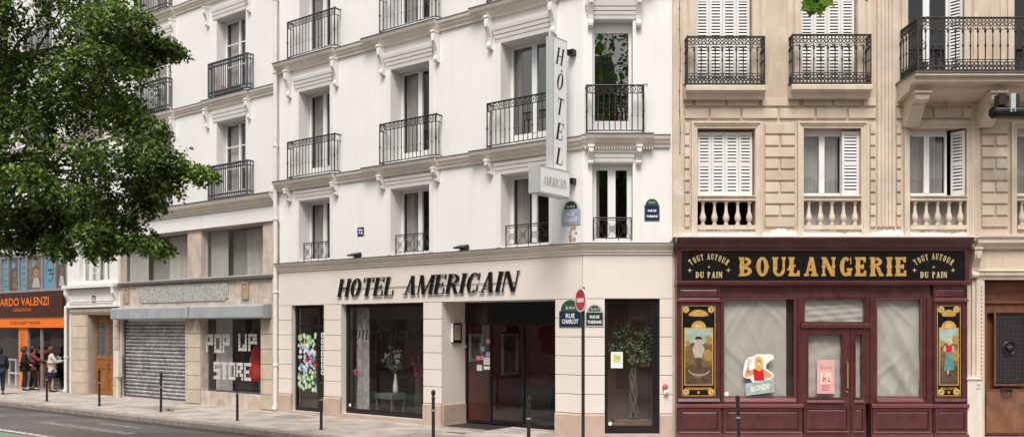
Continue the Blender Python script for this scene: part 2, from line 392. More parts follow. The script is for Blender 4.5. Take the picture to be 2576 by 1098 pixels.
def settag(o, label, cat, group=None):
    o['label'] = label; o['category'] = cat
    if group: o['group'] = group
    return o
def thing(name, label, cat, loc, group=None):
    o = bpy.data.objects.new(name, None); COL.objects.link(o); o.location = loc; o.empty_display_size = .2
    return settag(o, label, cat, group)
def copy_tree(o, parent=None):
    c = o.copy(); COL.objects.link(c)
    if parent is not None: c.parent = parent
    for ch in list(o.children): copy_tree(ch, c)
    return c

# ------------------------------------------------------------------ lettering
class Sty:
    def __init__(s, T, t, sl, sh, spur=0.0): s.T, s.t, s.sl, s.sh, s.sp = T, t, sl, sh, spur
DID = Sty(.215, .042, .075, .042)
SLAB = Sty(.27, .15, .08, .13, .07)
def R_(a, b, c, d): return [(a,c),(b,c),(b,d),(a,d)]
def stem(S, x, w=None, y0=0, y1=1, s0=True, s1=True):
    w = w or S.T; o = []
    o.append(R_(x, x+w, y0, y1))
    if s0: o.append([(x-S.sl,y0),(x+w+S.sl,y0),(x+w+S.sl*.6,y0+S.sh),(x-S.sl*.6,y0+S.sh)])
    if s1: o.append([(x-S.sl,y1),(x+w+S.sl,y1),(x+w+S.sl*.6,y1-S.sh),(x-S.sl*.6,y1-S.sh)])
    if S.sp and y1-y0 > .7:
        o += [[(x-S.sp,.5),(x,.5+S.sp),(x,.5-S.sp)], [(x+w+S.sp,.5),(x+w,.5+S.sp),(x+w,.5-S.sp)]]
    return o
def arc(cx, cy, rx, ry, tx, ty, a0, a1, n=16):
    o = []
    for i in range(n):
        p, q = radians(a0+(a1-a0)*i/n), radians(a0+(a1-a0)*(i+1)/n)
        o.append([(cx+rx*cos(p),cy+ry*sin(p)),(cx+rx*cos(q),cy+ry*sin(q)),(cx+(rx-tx)*cos(q),cy+(ry-ty)*sin(q)),(cx+(rx-tx)*cos(p),cy+(ry-ty)*sin(p))])
    return o
def diag(x0, y0, x1, y1, w): return [(x0-w/2,y0),(x0+w/2,y0),(x1+w/2,y1),(x1-w/2,y1)]
def glyph(c, S):
    T, t, sl, sh = S.T, S.t, S.sl, S.sh
    if c == ' ': return .45, []
    if c == 'I': return T, stem(S, 0)
    if c == 'H':
        w = .82; return w, stem(S,0)+stem(S,w-T)+[R_(T,w-T,.5-t/2,.5+t/2)]
    if c in 'OÔ':
        w = .78; o = arc(w/2,.5,w/2,.51,T,t,0,360,28)
        if c == 'Ô': o += [diag(w/2-.12,1.1,w/2,1.24,.07), diag(w/2+.12,1.1,w/2,1.24,.07)]
        if S.sp: o += [[(-S.sp,.5),(.02,.5+S.sp),(.02,.5-S.sp)], [(w+S.sp,.5),(w-.02,.5+S.sp),(w-.02,.5-S.sp)]]
        return w, o
    if c == 'T':
        w = .78; return w, stem(S,(w-T)/2,s1=False)+[R_(0,w,1-max(t,sh),1),[(0,1),(t*1.2,1),(t*.9,.72),(0,.72)],[(w,1),(w-t*1.2,1),(w-t*.9,.72),(w,.72)]]
    if c in 'EL':
        w = .66; o = stem(S,0)+[R_(T,w,0,max(t,sh)),[(w,0),(w-t*1.3,0),(w-t,.3),(w,.3)]]
        if c == 'E': o += [R_(T,w*.96,1-max(t,sh),1),[(w*.96,1),(w*.96-t*1.3,1),(w*.96-t,.72),(w*.96,.72)],R_(T,w*.78,.5-t/2,.5+t/2),R_(w*.78-t,w*.78,.38,.62)]
        elif S.sp: o += [[(-.14,.40),(T+.12,.62),(T+.12,.50),(-.14,.28)]]
        return w, o
    if c == 'A':
        w = .86; return w, [diag(.14,0,w/2,1,max(t,.06)),diag(w-T*.62,0,w/2+.02,1,T),R_(.24,w-.3,.28,.28+t),R_(-.02,.30,0,sh),R_(w-T-.16,w+.02,0,sh)]
    if c == 'M':
        w = 1.02; return w, stem(S,.02,max(t,.05))+stem(S,w-T)+[diag(.12,1,w*.44,0,T*.95),diag(w*.44,0,w-T+.04,1,max(t,.05))]
    if c == 'N':
        w = .82; return w, stem(S,.02,max(t,.05))+stem(S,w-max(t,.05)-.02,max(t,.05),s0=False)+[diag(.12,1,w-.12,0,T)]
    if c == 'U':
        w = .76; k = max(t,.06)
        return w, stem(S,0,y0=.3,s0=False)+stem(S,w-k,k,y0=.3,s0=False)+arc(w/2,.32,w/2,.33,(T+k)/2,max(t,.08),180,360,12)
    if c == 'R' or c == 'P' or c == 'B':
        w = .76 if c != 'P' else .68; o = stem(S,0)+arc(T,.75,w-T-.04,.25,T*.85,t,-90,90,12)
        if c == 'R': o += [diag(T+.16,.5,w-.08,0,T*.9),R_(w-.2,w+.06,0,sh)]
        if c == 'B': o += arc(T,.26,w-T,.26,T*.9,t,-90,90,12)
        return w, o
    if c == 'D':
        w = .78; return w, stem(S,0)+arc(T,.5,w-T,.5,T,t,-90,90,14)
    if c in 'CG':
        w = .76; o = arc(w/2+.02,.5,w/2,.51,T,t,48,312,24)+[R_(w-.07,w-.01,.62,.98)]
        o += [R_(w-.07,w-.01,.04,.36)] if c == 'C' else stem(S,w-T*.85,T*.85,.02,.42,s0=False)
        return w, o
    return .5, []
def lay(txt, S, gap=.12):
    x = 0; out = []
    for c in txt:
        w, pl = glyph(c, S)
        out.append((c, x, w, pl)); x += w+gap
    return out, x-gap
TXC = {}
def bfont(s):
    if s in TXC: return TXC[s]
    cu = bpy.data.curves.new('lettering', 'FONT'); cu.body = s; cu.size = 1; cu.align_x = 'CENTER'; cu.resolution_u = 3
    ob = bpy.data.objects.new('lettering', cu); COL.objects.link(ob)
    dg = bpy.context.evaluated_depsgraph_get(); me = bpy.data.meshes.new_from_object(ob.evaluated_get(dg))
    v = [(p.co.x, p.co.y) for p in me.vertices]; f = [tuple(p.vertices) for p in me.polygons]
    bpy.data.objects.remove(ob); bpy.data.curves.remove(cu); bpy.data.meshes.remove(me)
    TXC[s] = (v, f); return v, f
def text(mb, s, u, z, h, d, width=None, shear=0.0, fx=1.0, bold=0.0):
    """sans text, cap height h, centred on u, baseline z"""
    v, f = bfont(s)
    k = h/.70
    w = max(p[0] for p in v)-min(p[0] for p in v)
    kx = width/w if width else k*fx
    mb.add([(u+p[0]*kx+shear*p[1]*k, d, z+p[1]*k) for p in v], f)
    if bold:
        for i, (a, b) in enumerate(((bold,0),(-bold,0),(0,bold),(0,-bold))):
            mb.add([(u+p[0]*kx+a, d-.0002*(i+1), z+p[1]*k+b) for p in v], f)
# ------------------------------------------------------------------ shared building pieces
def window(parent, F, u0, u1, z0, z1, d, panes=2, bars=0, bottom=.1, fw=.06, mull=.12, top=.07, curtain=None, mat='window_white', glassmat='pane_glass', widths=None):
    mb = MB(F, mat)
    e = .004
    u0 += e; u1 -= e; z0 += e; z1 -= e
    mb.box(u0, u0+fw, d-.05, d, z0, z1); mb.box(u1-fw, u1, d-.05, d, z0, z1)
    mb.box(u0+fw, u1-fw, d-.05, d, z1-top, z1); mb.box(u0+fw, u1-fw, d-.05, d, z0, z0+bottom)
    cells = []
    pw = (u1-u0-2*fw-mull*(panes-1))/panes
    for i in range(panes):
        a = u0+fw+i*(pw+mull); cells.append((a, a+pw))
        if i: mb.box(a-mull, a, d-.05, d+.012, z0+bottom, z1-top)
        for k in range(bars):
            zz = z0+bottom+(z1-top-z0-bottom)*(k+1)/(bars+1)
            mb.box(a, a+pw, d-.04, d-.005, zz-.018, zz+.018)
    if bottom > .2:
        for a, b in cells: mb.box(a+.05, b-.05, d, d+.012, z0+.06, z0+bottom-.06)
    w = mb.build('window', parent)
    for a, b in cells:
        MB(F, glassmat).rect(a, b, z0+bottom, z1-top, d-.03).build('pane', w, recalc=False)
    if curtain:
        for (fa, fb, cm) in curtain:
            ca, cb = u0+fw+(u1-u0-2*fw)*fa, u0+fw+(u1-u0-2*fw)*fb
            drape(F, ca, cb, z0+.02, z1-.03, d-.14, cm).build('curtain', w, smooth=True, recalc=False)
    return w
def drape(F, u0, u1, z0, z1, d, mat, amp=.025, per=.13):
    mb = MB(F, mat); n = max(6, int((u1-u0)/.022))
    pts = []
    for j in range(2):
        for i in range(n+1):
            u = u0+(u1-u0)*i/n
            pts.append((u, d+amp*sin(2*pi*u/per+.8*sin(u*9))+.4*amp*sin(u*31), z0 if j == 0 else z1))
    return mb.add(pts, [(i, i+1, n+2+i, n+1+i) for i in range(n)])
def cornice_pts(zt, h, D, wall=0.0):
    return [(wall,zt-h),(D*.3,zt-h),(D*.34,zt-h*.8),(D*.62,zt-h*.62),(D*.62,zt-h*.5),(D*.88,zt-h*.36),(D*.97,zt-h*.14),(D*.97,zt-.025),(wall,zt-.025)]
def cornice(parent, F, u0, u1, zt, h, D, m0=0, m1=0, mat='moulding_cream', cap='zinc', name='cornice'):
    mb = MB(F, mat); mb.prof(cornice_pts(zt, h, D), u0, u1, m0, m1)
    mb.m(cap).prof([(0,zt-.0245),(D*1.03,zt-.0245),(D*1.03,zt-.002),(0,zt+.012)], u0, u1, m0, m1)
    return mb.build(name, parent)
def corbel(parent, F, u, zt, h, w=.11, D=.21, mat='white_trim'):
    p = [(0,0),(D,0),(D*1.04,-.10),(D*1.05,-.2),(D*.95,-.32),(D*.72,-.46),(D*.5,-.62),(D*.42,-.76),(D*.55,-.82),(D*.62,-.88),(D*.55,-.95),(D*.3,-1),(0,-1)]
    mb = MB(F, mat); mb.prof([(d, zt+z*h) for d, z in p], u-w/2, u+w/2)
    mb.box(u-w*.62, u+w*.62, 0, D*1.12, zt-.002, zt+.05)
    mb.box(u-w*.25, u+w*.25, D*.95, D*1.1, zt-h*.3, zt-h*.08)
    return mb.build('corbel', parent)
def lintel(parent, F, u0, u1, z0, z1, mat='white_trim', n=4, D=.09):
    mb = MB(F, mat); h = (z1-z0)/n
    for i in range(n):
        mb.prof([(0,z0+i*h+.001),(.02+D*i/n,z0+i*h+.001),(.02+D*(i+.75)/n,z0+(i+1)*h-.02),(0,z0+(i+1)*h-.001)], u0-.02*i, u1+.02*i)
    return mb.build('lintel_moulding', parent)
def architrave(parent, F, u0, u1, z0, z1, w=.13, D=.022, mat='white_trim'):
    mb = MB(F, mat)
    mb.box(u0-w, u0, 0, D, z0, z1); mb.box(u1, u1+w, 0, D, z0, z1); mb.box(u0-w, u1+w, 0, D+.001, z1, z1+.012)
    return mb.build('window_surround', parent)
def hotel_railing(parent, F, u0, u1, zb, h, D):
    mb = MB(F, 'iron_black'); zt = zb+h
    b = .011
    def run(pts):     # straight run of rails between two (u,d)
        (ua, da), (ub, db) = pts
        L = math.hypot(ub-ua, db-da)
        P = lambda t, z: (ua+(ub-ua)*t, da+(db-da)*t, z)
        mb.tube([P(0,zt), P(1,zt)], .02, 6); mb.tube([P(0,zt-.17), P(1,zt-.17)], .011, 4); mb.tube([P(0,zb+.035), P(1,zb+.035)], .013, 4)
        n = max(1, round(L/.128))
        for i in range(1, n):
            t = i/n
            mb.tube([P(t,zb+.035), P(t,zb+.33), P(t,zb+.36), P(t,zb+.39), P(t,zt-.17)], [b,b,b*1.9,b,b], 5)
        n2 = max(1, round(L/.15))
        for i in range(n2):
            t = (i+.5)/n2; q = P(t, zt-.085)
            if abs(db-da) < 1e-6:
                mb.ring(q[0], q[1], q[2], L/n2*.40, .009, 10, 4, .062)
                mb.ring(q[0], q[1], q[2], L/n2*.16, .008, 6, 3, .026)
            mb.tube([P(i/n2,zt), P((i+.5)/n2,zt-.085), P(i/n2,zt-.17)], .007, 3)
    run([(u0,D),(u1,D)])
    run([(u0,D),(u0,.01)]); run([(u1,D),(u1,.01)])
    for u in (u0, u1): mb.tube([(u,D,zb), (u,D,zb+.4), (u,D,zb+.44), (u,D,zb+.48), (u,D,zt+.01)], [.018,.018,.03,.018,.018], 6)
    mb.tube([(u1,D,zt),(u1+.05,D+.02,zt+.02),(u1+.08,D+.03,zt-.01),(u1+.06,D+.03,zt-.04)], .012, 4)
    return mb.build('balcony_railing', parent)
def guard_rail(parent, F, u0, u1, zb, h, d):
    mb = MB(F, 'iron_black'); zt = zb+h
    for z in (zt, zt-.05, zb+.06): mb.tube([(u0,d,z),(u1,d,z)], .015 if z == zt else .009, 5)
    n = max(3, round((u1-u0)/.3))
    for i in range(n+1):
        u = u0+(u1-u0)*i/n
        mb.tube([(u,d,zb),(u,d,zt)], .012 if i in (0,n) else .008, 4)
        if i < n:
            v = u0+(u1-u0)*(i+1)/n
            mb.tube([(u,d,zt-.05),(v,d,zb+.06)], .007, 3); mb.tube([(u,d,zb+.06),(v,d,zt-.05)], .007, 3)
            mb.ring((u+v)/2, d, (zt-.05+zb+.06)/2, .06, .008, 8, 3)
    return mb.build('guard_rail', parent)
def grey_railing(parent, F, u0, u1, zb, h, D):
    mb = MB(F, 'iron_grey'); zt = zb+h
    def run(a, b_):
        (ua,da),(ub,db) = a, b_; L = math.hypot(ub-ua, db-da)
        P = lambda t, z: (ua+(ub-ua)*t, da+(db-da)*t, z)
        mb.tube([P(0,zt),P(1,zt)], .028, 6); mb.tube([P(0,zt-.13),P(1,zt-.13)], .02, 4); mb.tube([P(0,zb+.14),P(1,zb+.14)], .02, 4); mb.tube([P(0,zb+.02),P(1,zb+.02)], .024, 4)
        n = max(2, round(L/.105))
        for i in range(n+1):
            t = i/n; mb.tube([P(t,zb+.02),P(t,zt)], .016, 4)
            if i < n and abs(db-da) < 1e-6:
                q = P(t+.5/n, 0); mb.ring(q[0], q[1], zt-.065, .04, .012, 6, 3); mb.ring(q[0], q[1], zb+.08, .045, .012, 6, 3)
    run((u0,D),(u1,D)); run((u0,D),(u0,.01)); run((u1,D),(u1,.01))
    for u in (u0, u1): mb.tube([(u,D,zb),(u,D,zt+.02)], .034, 6)
    return mb.build('balcony_railing', parent)
def black_front(parent, F, u0, u1, z0, z1, d, mull=(), trans=(), fw=.05, name='shop_window', glassmat='shop_glass', mat='frame_black', bottom=.08, mw=.04):
    mb = MB(F, mat)
    u0 += .004; u1 -= .004; z1 -= .004
    mb.box(u0, u0+fw, d-.06, d, z0, z1); mb.box(u1-fw, u1, d-.06, d, z0, z1)
    mb.box(u0+fw, u1-fw, d-.06, d, z1-fw, z1); mb.box(u0+fw, u1-fw, d-.06, d, z0, z0+bottom)
    xs = [u0+fw]+sum(([m-mw/2, m+mw/2] for m in mull), [])+[u1-fw]
    zs = [z0+bottom]+sum(([t-mw/2, t+mw/2] for t in trans), [])+[z1-fw]
    for m in mull: mb.box(m-mw/2, m+mw/2, d-.05, d+.005, z0+bottom, z1-fw)
    for i in range(0, len(xs), 2):
        for t in trans: mb.box(xs[i], xs[i+1], d-.05, d-.002, t-mw/2, t+mw/2)
    w = mb.build(name, parent)
    for i in range(0, len(xs), 2):
        for j in range(0, len(zs), 2):
            MB(F, glassmat).rect(xs[i], xs[i+1], zs[j], zs[j+1], d-.03).build('pane', w, recalc=False)
    return w

# ================================================================== HOTEL
hotel = thing('hotel_building', 'white corner hotel with black iron balconies above a cream ground floor', 'hotel', M.P(-4, 0, 0))
UL = M.u(703)                              # left end of the hotel front
UR = G.u(1691)                             # right end of the corner bay
UC = C0[0]
Zl, Zf = 3.04, 4.0
colsM = [(M.u(753), M.u(831)), (M.u(984), M.u(1081)), (M.u(1261), M.u(1382))]
colD = (G.u(1490), G.u(1592))
F1, F2, F3 = (4.27, 5.97), (6.60, 9.04), (9.98, 12.45)
opsM = [(a, b, f[0], f[1], .45) for a, b in colsM for f in (F1, F2, F3)]
opsG = [(colD[0], colD[1], f[0], f[1], .28) for f in ((4.3,6.0), (6.64,9.12), F3)]
wl = MB(M, 'white_stucco'); wl.wall(UL, 0, Zf, 13.4, 0, opsM)
wl.F = G; wl.wall(UC, UR, Zf, 13.4, 0, opsG)
wl.build('wall', hotel, recalc=False)
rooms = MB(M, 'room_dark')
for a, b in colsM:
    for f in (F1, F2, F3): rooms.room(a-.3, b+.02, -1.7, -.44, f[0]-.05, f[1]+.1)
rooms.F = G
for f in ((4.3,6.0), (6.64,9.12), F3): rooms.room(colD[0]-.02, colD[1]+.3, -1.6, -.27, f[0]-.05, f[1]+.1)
# windows of the long front
for i, (a, b) in enumerate(colsM):
    for k, f in enumerate((F1, F2, F3)):
        cur = [(0, .30, 'curtain_grey')] if (i, k) != (2, 1) else [(0, .1, 'curtain_grey')]
        window(hotel, M, a, b, f[0], f[1], -.38, 2, 0, bottom=(.34 if k else .10), fw=.065, mull=.14, curtain=cur, glassmat='pane_mirror' if (i, k) == (2, 1) else 'pane_glass')
window(hotel, G, *colD, 4.3, 6.0, -.2, 2, bottom=.08, fw=.10, mull=.17, top=.12, curtain=[(.0,.12,'curtain_grey')])
window(hotel, G, *colD, 6.64, 9.12, -.2, 1, bottom=.32, fw=.065, top=.22, glassmat='pane_mirror')
window(hotel, G, *colD, *F3, -.2, 1, bottom=.32, fw=.065, top=.2)
# cornices: base run and a bolder ledge under each bay
def m_bays(zt):
    ends = [(M.u(703), M.u(853)), (M.u(925), M.u(1110)), (M.u(1196), M.u(1408))]
    x = UL
    for a, b in ends:
        if a > x+.02: cornice(hotel, M, x, a, zt-.01, .26, .17)
        cornice(hotel, M, a, b, zt, .28, .27)
        x = b
    cornice(hotel, M, x, 0, zt-.01, .26, .17, 0, MIT)
def g_bays(zt):
    a, b = G.u(1466), G.u(1640)
    if a > UC+.01: cornice(hotel, G, UC, a, zt-.01, .26, .17, -MIT, 0)
    else: a = UC+.05; cornice(hotel, G, UC, a, zt-.01, .26, .17, -MIT, 0)
    cornice(hotel, G, a, b, zt, .28, .29)
    cornice(hotel, G, b, UR-.06, zt-.01, .26, .17)
for zt in (6.585, 9.965): m_bays(zt)
for zt in (6.61, 9.965): g_bays(zt)
corb_px = [(724, 842), (959, 1096), (1230, 1390)]
for (pa, pb), (a, b) in zip(corb_px, colsM):
    for p in (pa, pb):
        u = M.u(p, .1)
        corbel(hotel, M, u, 6.30, .30); corbel(hotel, M, u, 9.66, .72)
    lintel(hotel, M, a-.14, b+.1, 5.99, 6.27, n=3, D=.06)
    lintel(hotel, M, a-.14, b+.1, 9.06, 9.45, n=4)
    architrave(hotel, M, a, b, 6.62, 9.055); architrave(hotel, M, a, b, 4.28, 5.985)
for p in (1486, 1607):
    u = G.u(p, .1); corbel(hotel, G, u, 6.32, .36); corbel(hotel, G, u, 9.66, .72)
lintel(hotel, G, colD[0]-.02, colD[1]+.02, 6.02, 6.31, n=3, D=.06); lintel(hotel, G, colD[0]-.1, colD[1]+.1, 9.14, 9.5, n=4)
dn = MB(G, 'moulding_cream')
for i in range(26): dn.box(G.u(1470)+.058*i, G.u(1470)+.058*i+.03, .002, .13, 6.285, 6.327)
dn.build('dentils', hotel)
# balconies and guard rails
for (pa, pb) in ((723, 841), (955, 1096), (1225, 1400)):
    a, b = M.u(pa, .24), M.u(pb, .24)
    hotel_railing(hotel, M, a, b, 6.6, 1.02, .235); hotel_railing(hotel, M, a, b, 9.98, 1.02, .235)
for zb in (6.625, 9.98): hotel_railing(hotel, G, G.u(1476,.25), G.u(1619,.25), zb, 1.01, .25)
for a, b in colsM: guard_rail(hotel, M, a+.03, b-.03, 4.29, .50, -.14)
guard_rail(hotel, G, colD[0]+.03, colD[1]-.03, 4.31, .50, -.05)
# ground floor: structure wall with shop openings, stone courses in front
o1 = (M.u(733,.04), M.u(815,.04)); o2 = (M.u(858,.04), M.u(1065,.04)); o3 = (M.u(1111,.04), M.u(1397,.04))
o4 = (G.u(1521,.04), G.u(1660,.04))
gw = MB(M, 'cladding_cream')
gw.wall(UL, 0, 0, Zf, 0, [(o1[0], o1[1], .06, Zl, .28), (o2[0], o2[1], .1, Zl, .22), (o3[0], o3[1], .0, Zl, .92)])
gw.F = G; gw.wall(UC, UR, 0, Zf, 0, [(o4[0], o4[1], .09, Zl, .14)])
gw.build('ground_floor_wall', hotel, recalc=False)
cl = MB(M, 'cladding_cream')
def courses(F, a, b, m0=0, m1=0):
    zz = [.53]+[.53+.418*k for k in range(1, 7)]
    for k in range(6):
        cl.F = F; cl.prof([(.002,zz[k]+.007),(.034,zz[k]+.007),(.04,zz[k]+.013),(.04,zz[k+1]-.013),(.034,zz[k+1]-.007),(.002,zz[k+1]-.007)], a, b, m0, m1)
    MB(F, 'plinth_brown').prof([(.002,.0),(.07,.0),(.07,.49),(.045,.525),(.002,.525)], a, b, m0, m1).build('plinth', hotel)
courses(M, UL, o1[0]); courses(M, o1[1], o2[0]); courses(M, o2[1], o3[0]); courses(M, o3[1], 0, 0, MIT)
courses(G, UC, o4[0], -MIT, 0); courses(G, o4[1], UR)
# fascia above the openings
cl.F = M; cl.prof([(.002,Zl+.006),(.04,Zl+.006),(.04,Zf-.002),(.002,Zf-.002)], UL, -.004, 0, MIT)
cl.F = G; cl.prof([(.002,Zl+.006),(.04,Zl+.006),(.04,Zf-.002),(.002,Zf-.002)], UC+.004, UR, -MIT, 0)
cl.build('ground_floor_cladding', hotel)
for F, a, b, h in ((M, *o2, .1), (M, *o1, .06), (G, *o4, .09)): MB(F, 'plinth_brown').box(a, b, .002, .06, 0, h).build('threshold', hotel)
for a, b in ((o3[0]+.002, o3[0]+.03), (o3[1]-.03, o3[1]-.002)): MB(M, 'plinth_brown').box(a, b, -.9, -.002, 0, .5).build('plinth', hotel)
cp = [(0,Zf),(.07,Zf),(.07,Zf+.05),(.1,Zf+.06),(.1,Zf+.13),(.16,Zf+.17),(.2,Zf+.2),(.2,Zf+.228),(0,Zf+.235)]
for F, a, b, m0, m1 in ((M, UL, 0, 0, MIT), (G, UC, UR, -MIT, 0)):
    mb = MB(F, 'moulding_cream'); mb.prof(cp, a, b, m0, m1)
    mb.m('zinc').prof([(0,Zf+.236),(.215,Zf+.2285),(.215,Zf+.246),(0,Zf+.262)], a, b, m0, m1); mb.build('ground_floor_cornice', hotel)
# shop openings
w1 = black_front(hotel, M, o1[0], o1[1], .06, Zl, -.1, mull=(M.u(803,-.1),), trans=(2.45,), fw=.09, bottom=.1, mw=.07)
w2 = black_front(hotel, M, o2[0], o2[1], .1, Zl, -.14, fw=.09, bottom=.13)
ent = MB(M, 'sign_black'); ent.box(o3[0]+.004, o3[1]-.004, -.9, -.84, 2.53, Zl-.006); ent.build('entrance_header', hotel)
w3 = black_front(hotel, M, o3[0], o3[1], .03, 2.525, -.85, mull=(M.u(1234,-.85), M.u(1316,-.85)), fw=.05, bottom=.07, name='entrance_door')
w4 = black_front(hotel, G, o4[0], o4[1], .09, Zl, -.04, fw=.07, bottom=.17)
MB(G, 'frame_black').box(o4[1]-.15, o4[1]-.08, -.055, -.035, .26, Zl-.08).build('inner_frame', w4)
for F, u, z, d, p in ((M, o2[0]+.17, .32, -.125, w2), (M, o2[1]-.10, .32, -.125, w2), (G, o4[0]+.13, .31, -.03, w4)):
    MB(F, 'petal_white').disc(u, z, .045, .045, d, 12).build('sticker_dot', p)
# interiors
lob = MB(M, 'room_brown'); lob.room(o1[0]-.2, o3[0]-.1, -4.2, -.3, .05, 3.1); lob.m('room_grey').rect(o1[0]-.15, o3[0]-.15, 2.62, 3.05, -4.15)
lob.m('floor_dark').add([(o1[0]-.19,-4.19,.06),(o3[0]-.11,-4.19,.06),(o3[0]-.11,-.31,.06),(o1[0]-.19,-.31,.06)], [(0,1,2,3)])
lob.m('room_red').room(o3[0]+.02, o3[1]-.02, -3.6, -.92, .0, 3.0); lob.m('floor_dark').add([(o3[0]+.03,-3.59,.02),(o3[1]-.03,-3.59,.02),(o3[1]-.03,-.93,.02),(o3[0]+.03,-.93,.02)], [(0,1,2,3)])
lob.F = G; lob.m('room_brown').room(o4[0]+.02, o4[1]-.02, -1.5, -.15, .1, 3.05); lob.m('floor_dark').add([(o4[0]+.03,-1.49,.12),(o4[1]-.03,-1.49,.12),(o4[1]-.03,-.16,.12),(o4[0]+.03,-.16,.12)], [(0,1,2,3)])
lob.m('room_grey'); lob.F = M; lob.box(o3[1]-.9,o3[1]-.72,-2.4,-2.2,.03,2.9); lob.m('sofa').box(o3[0]+.5,o3[0]+1.5,-3.2,-2.5,.03,.85)
lob.build('lobby_interior', hotel, recalc=False)
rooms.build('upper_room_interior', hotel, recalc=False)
drape(M, o2[0]+.1, o2[0]+.62, .12, 2.95, -.42, 'curtain_pattern', .05, .2).build('lobby_curtain', hotel, smooth=True, recalc=False)
drape(M, o2[1]-.26, o2[1]-.08, .5, 2.95, -.42, 'curtain_pattern', .04, .2).build('lobby_curtain', hotel, smooth=True, recalc=False)
# decorations fixed to the walls inside
def wall_picture(F, u0, u1, z0, z1, d, label, art='lobby_art', fr='sign_grey'):
    t = thing('framed_picture', label, 'picture', F.P((u0+u1)/2, d, z0))
    MB(F, fr).frame(u0, u1, z0, z1, .07, d, d+.04).build('picture_frame', t)
    MB(F, art).box(u0+.06, u1-.06, d, d+.01, z0+.06, z1-.06).build('artwork', t)
LW = Frame(M.P(o1[0]-.19, 0, 0)[:2], (-M.N[0], -M.N[1]), M.U); EW = Frame(M.P(o3[0]+.03, 0, 0)[:2], (-M.N[0], -M.N[1]), M.U)
wall_picture(LW, LW.u(942,.02), LW.u(984,.02), 1.0, 2.35, .01, 'framed picture on the dark lobby wall behind the flower vase')
wall_picture(EW, EW.u(1180,.02), EW.u(1213,.02), 1.55, 2.25, .01, 'framed dark green picture on the red wall behind the stickered door glass')
wall_picture(EW, EW.u(1262,.02), EW.u(1302,.02), 1.15, 2.25, .01, 'framed picture in the middle of the red entrance wall', 'lobby_art', 'pink_pale')
# dark lettering across the lobby window
lt = MB(M, 'sign_black'); L_, wd = lay('HOTEL AMERICAIN', DID, .14)
u0, u1 = M.u(878,-.13), M.u(1063,-.13); kx = (u1-u0)/(wd+.3)
for c, x, w, p in L_: lt.polys(p, -.165, None, lambda a, b, x=x: (u0+(x+a+.22*b)*kx, 2.09+.27*b))
lt.build('window_lettering', w2, recalc=False)
# white downpipe at the joint with the next house
def pipe(parent, F, u, d, z0, z1, r=.055, mat='pipe_white', step=2.1, foot=True):
    mb = MB(F, mat); mb.tube([(u,d,z0),(u,d,z1)], r, 10)
    z = z0+1.3
    while z < z1: mb.lathe(u, d, z, [(r,0),(r*1.35,.01),(r*1.35,.06),(r,.07)], 10); mb.box(u-.02,u+.02,0,d-r*.8,z+.02,z+.05); z += step
    if foot: mb.tube([(u,d,z0+.22),(u,d,z0+.12),(u,d+.08,z0+.05)], r*1.25, 10)
    return mb.build('downpipe', parent, smooth=False)
pipe(hotel, M, UL-.03, .12, 0, 13, .06)
# zinc edge flashing along the joint with the stone house
MB(G, 'white_trim').box(UR-.05, UR-.002, .002, .03, 4.3, 13.3).build('edge_strip', hotel)
# patch where an old sign was torn off the plaster
rem = MB(M, 'stone_dirty'); random.seed(3)
for i in range(9):
    u, z = M.u(1440)+random.uniform(-.12,.14), 4.33+random.uniform(0,.33); r = random.uniform(.02,.05)
    rem.disc(u, z, r, r*random.uniform(.6,1.6), .004+.0006*i, 7)
rem.build('plaster_scar', hotel, recalc=False)

# ================================================================== WHITE HOUSE with the closed shop
house = thing('white_house', 'white house with grey iron balconies over a shuttered shop', 'house', M.P(-16, 0, 0))
HL = M.u(173); HR = UL-.004
hcol = [(M.u(545), M.u(618)), (-17.45, -16.0), (-21.45, -20.0)]
HF = [(6.35, 8.73), (9.5, 11.9), (12.8, 15.1)]
hw = MB(M, 'grey_white_stucco'); hw.wall(HL, HR, 5.55, 16.5, 0, [(a, b, f[0], f[1], .4) for a, b in hcol for f in HF]); hw.build('wall', house, recalc=False)
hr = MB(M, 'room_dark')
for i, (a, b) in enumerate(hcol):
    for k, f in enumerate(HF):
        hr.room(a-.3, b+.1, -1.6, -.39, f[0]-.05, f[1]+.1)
        window(house, M, a, b, f[0], f[1], -.33, 2, 2, bottom=.3, fw=.06, mull=.1, curtain=[(0,.45,'curtain_white'),(.55,1,'curtain_grey')])
        ru = (M.u(525,.22), M.u(622,.22)) if i == 0 else (a-.36, b+.06)
        grey_railing(house, M, ru[0], ru[1], f[0]-.03, 1.02, .22)
        lintel(house, M, a-.16, b+.1, f[1]+.02, f[1]+.36, n=3, D=.07)
        for u in (a-.42, b+.22): corbel(house, M, u, f[1]+.42, .55, .1, .18)
hr.build('upper_room_interior', house, recalc=False)
for zt in (9.45, 12.75):
    x = HL
    for i in (2, 1, 0):
        a, b = hcol[i][0]-.55, hcol[i][1]+.3
        cornice(house, M, x, a, zt-.01, .24, .15, mat='moulding_cream'); cornice(house, M, a, b, zt, .28, .22, mat='moulding_cream'); x = b
    cornice(house, M, x, HR-.05, zt-.01, .24, .15)
B0 = M.u(303)                                 # the shop starts here; the entrance bay lies to its left
cornice(house, M, HL, HR-.06, 6.3, .36, .34, mat='moulding_cream')
fa = MB(M, 'grey_white_stucco'); fa.box(B0, HR, .004, .10, 5.5, 5.92); fa.build('shop_fascia', house)
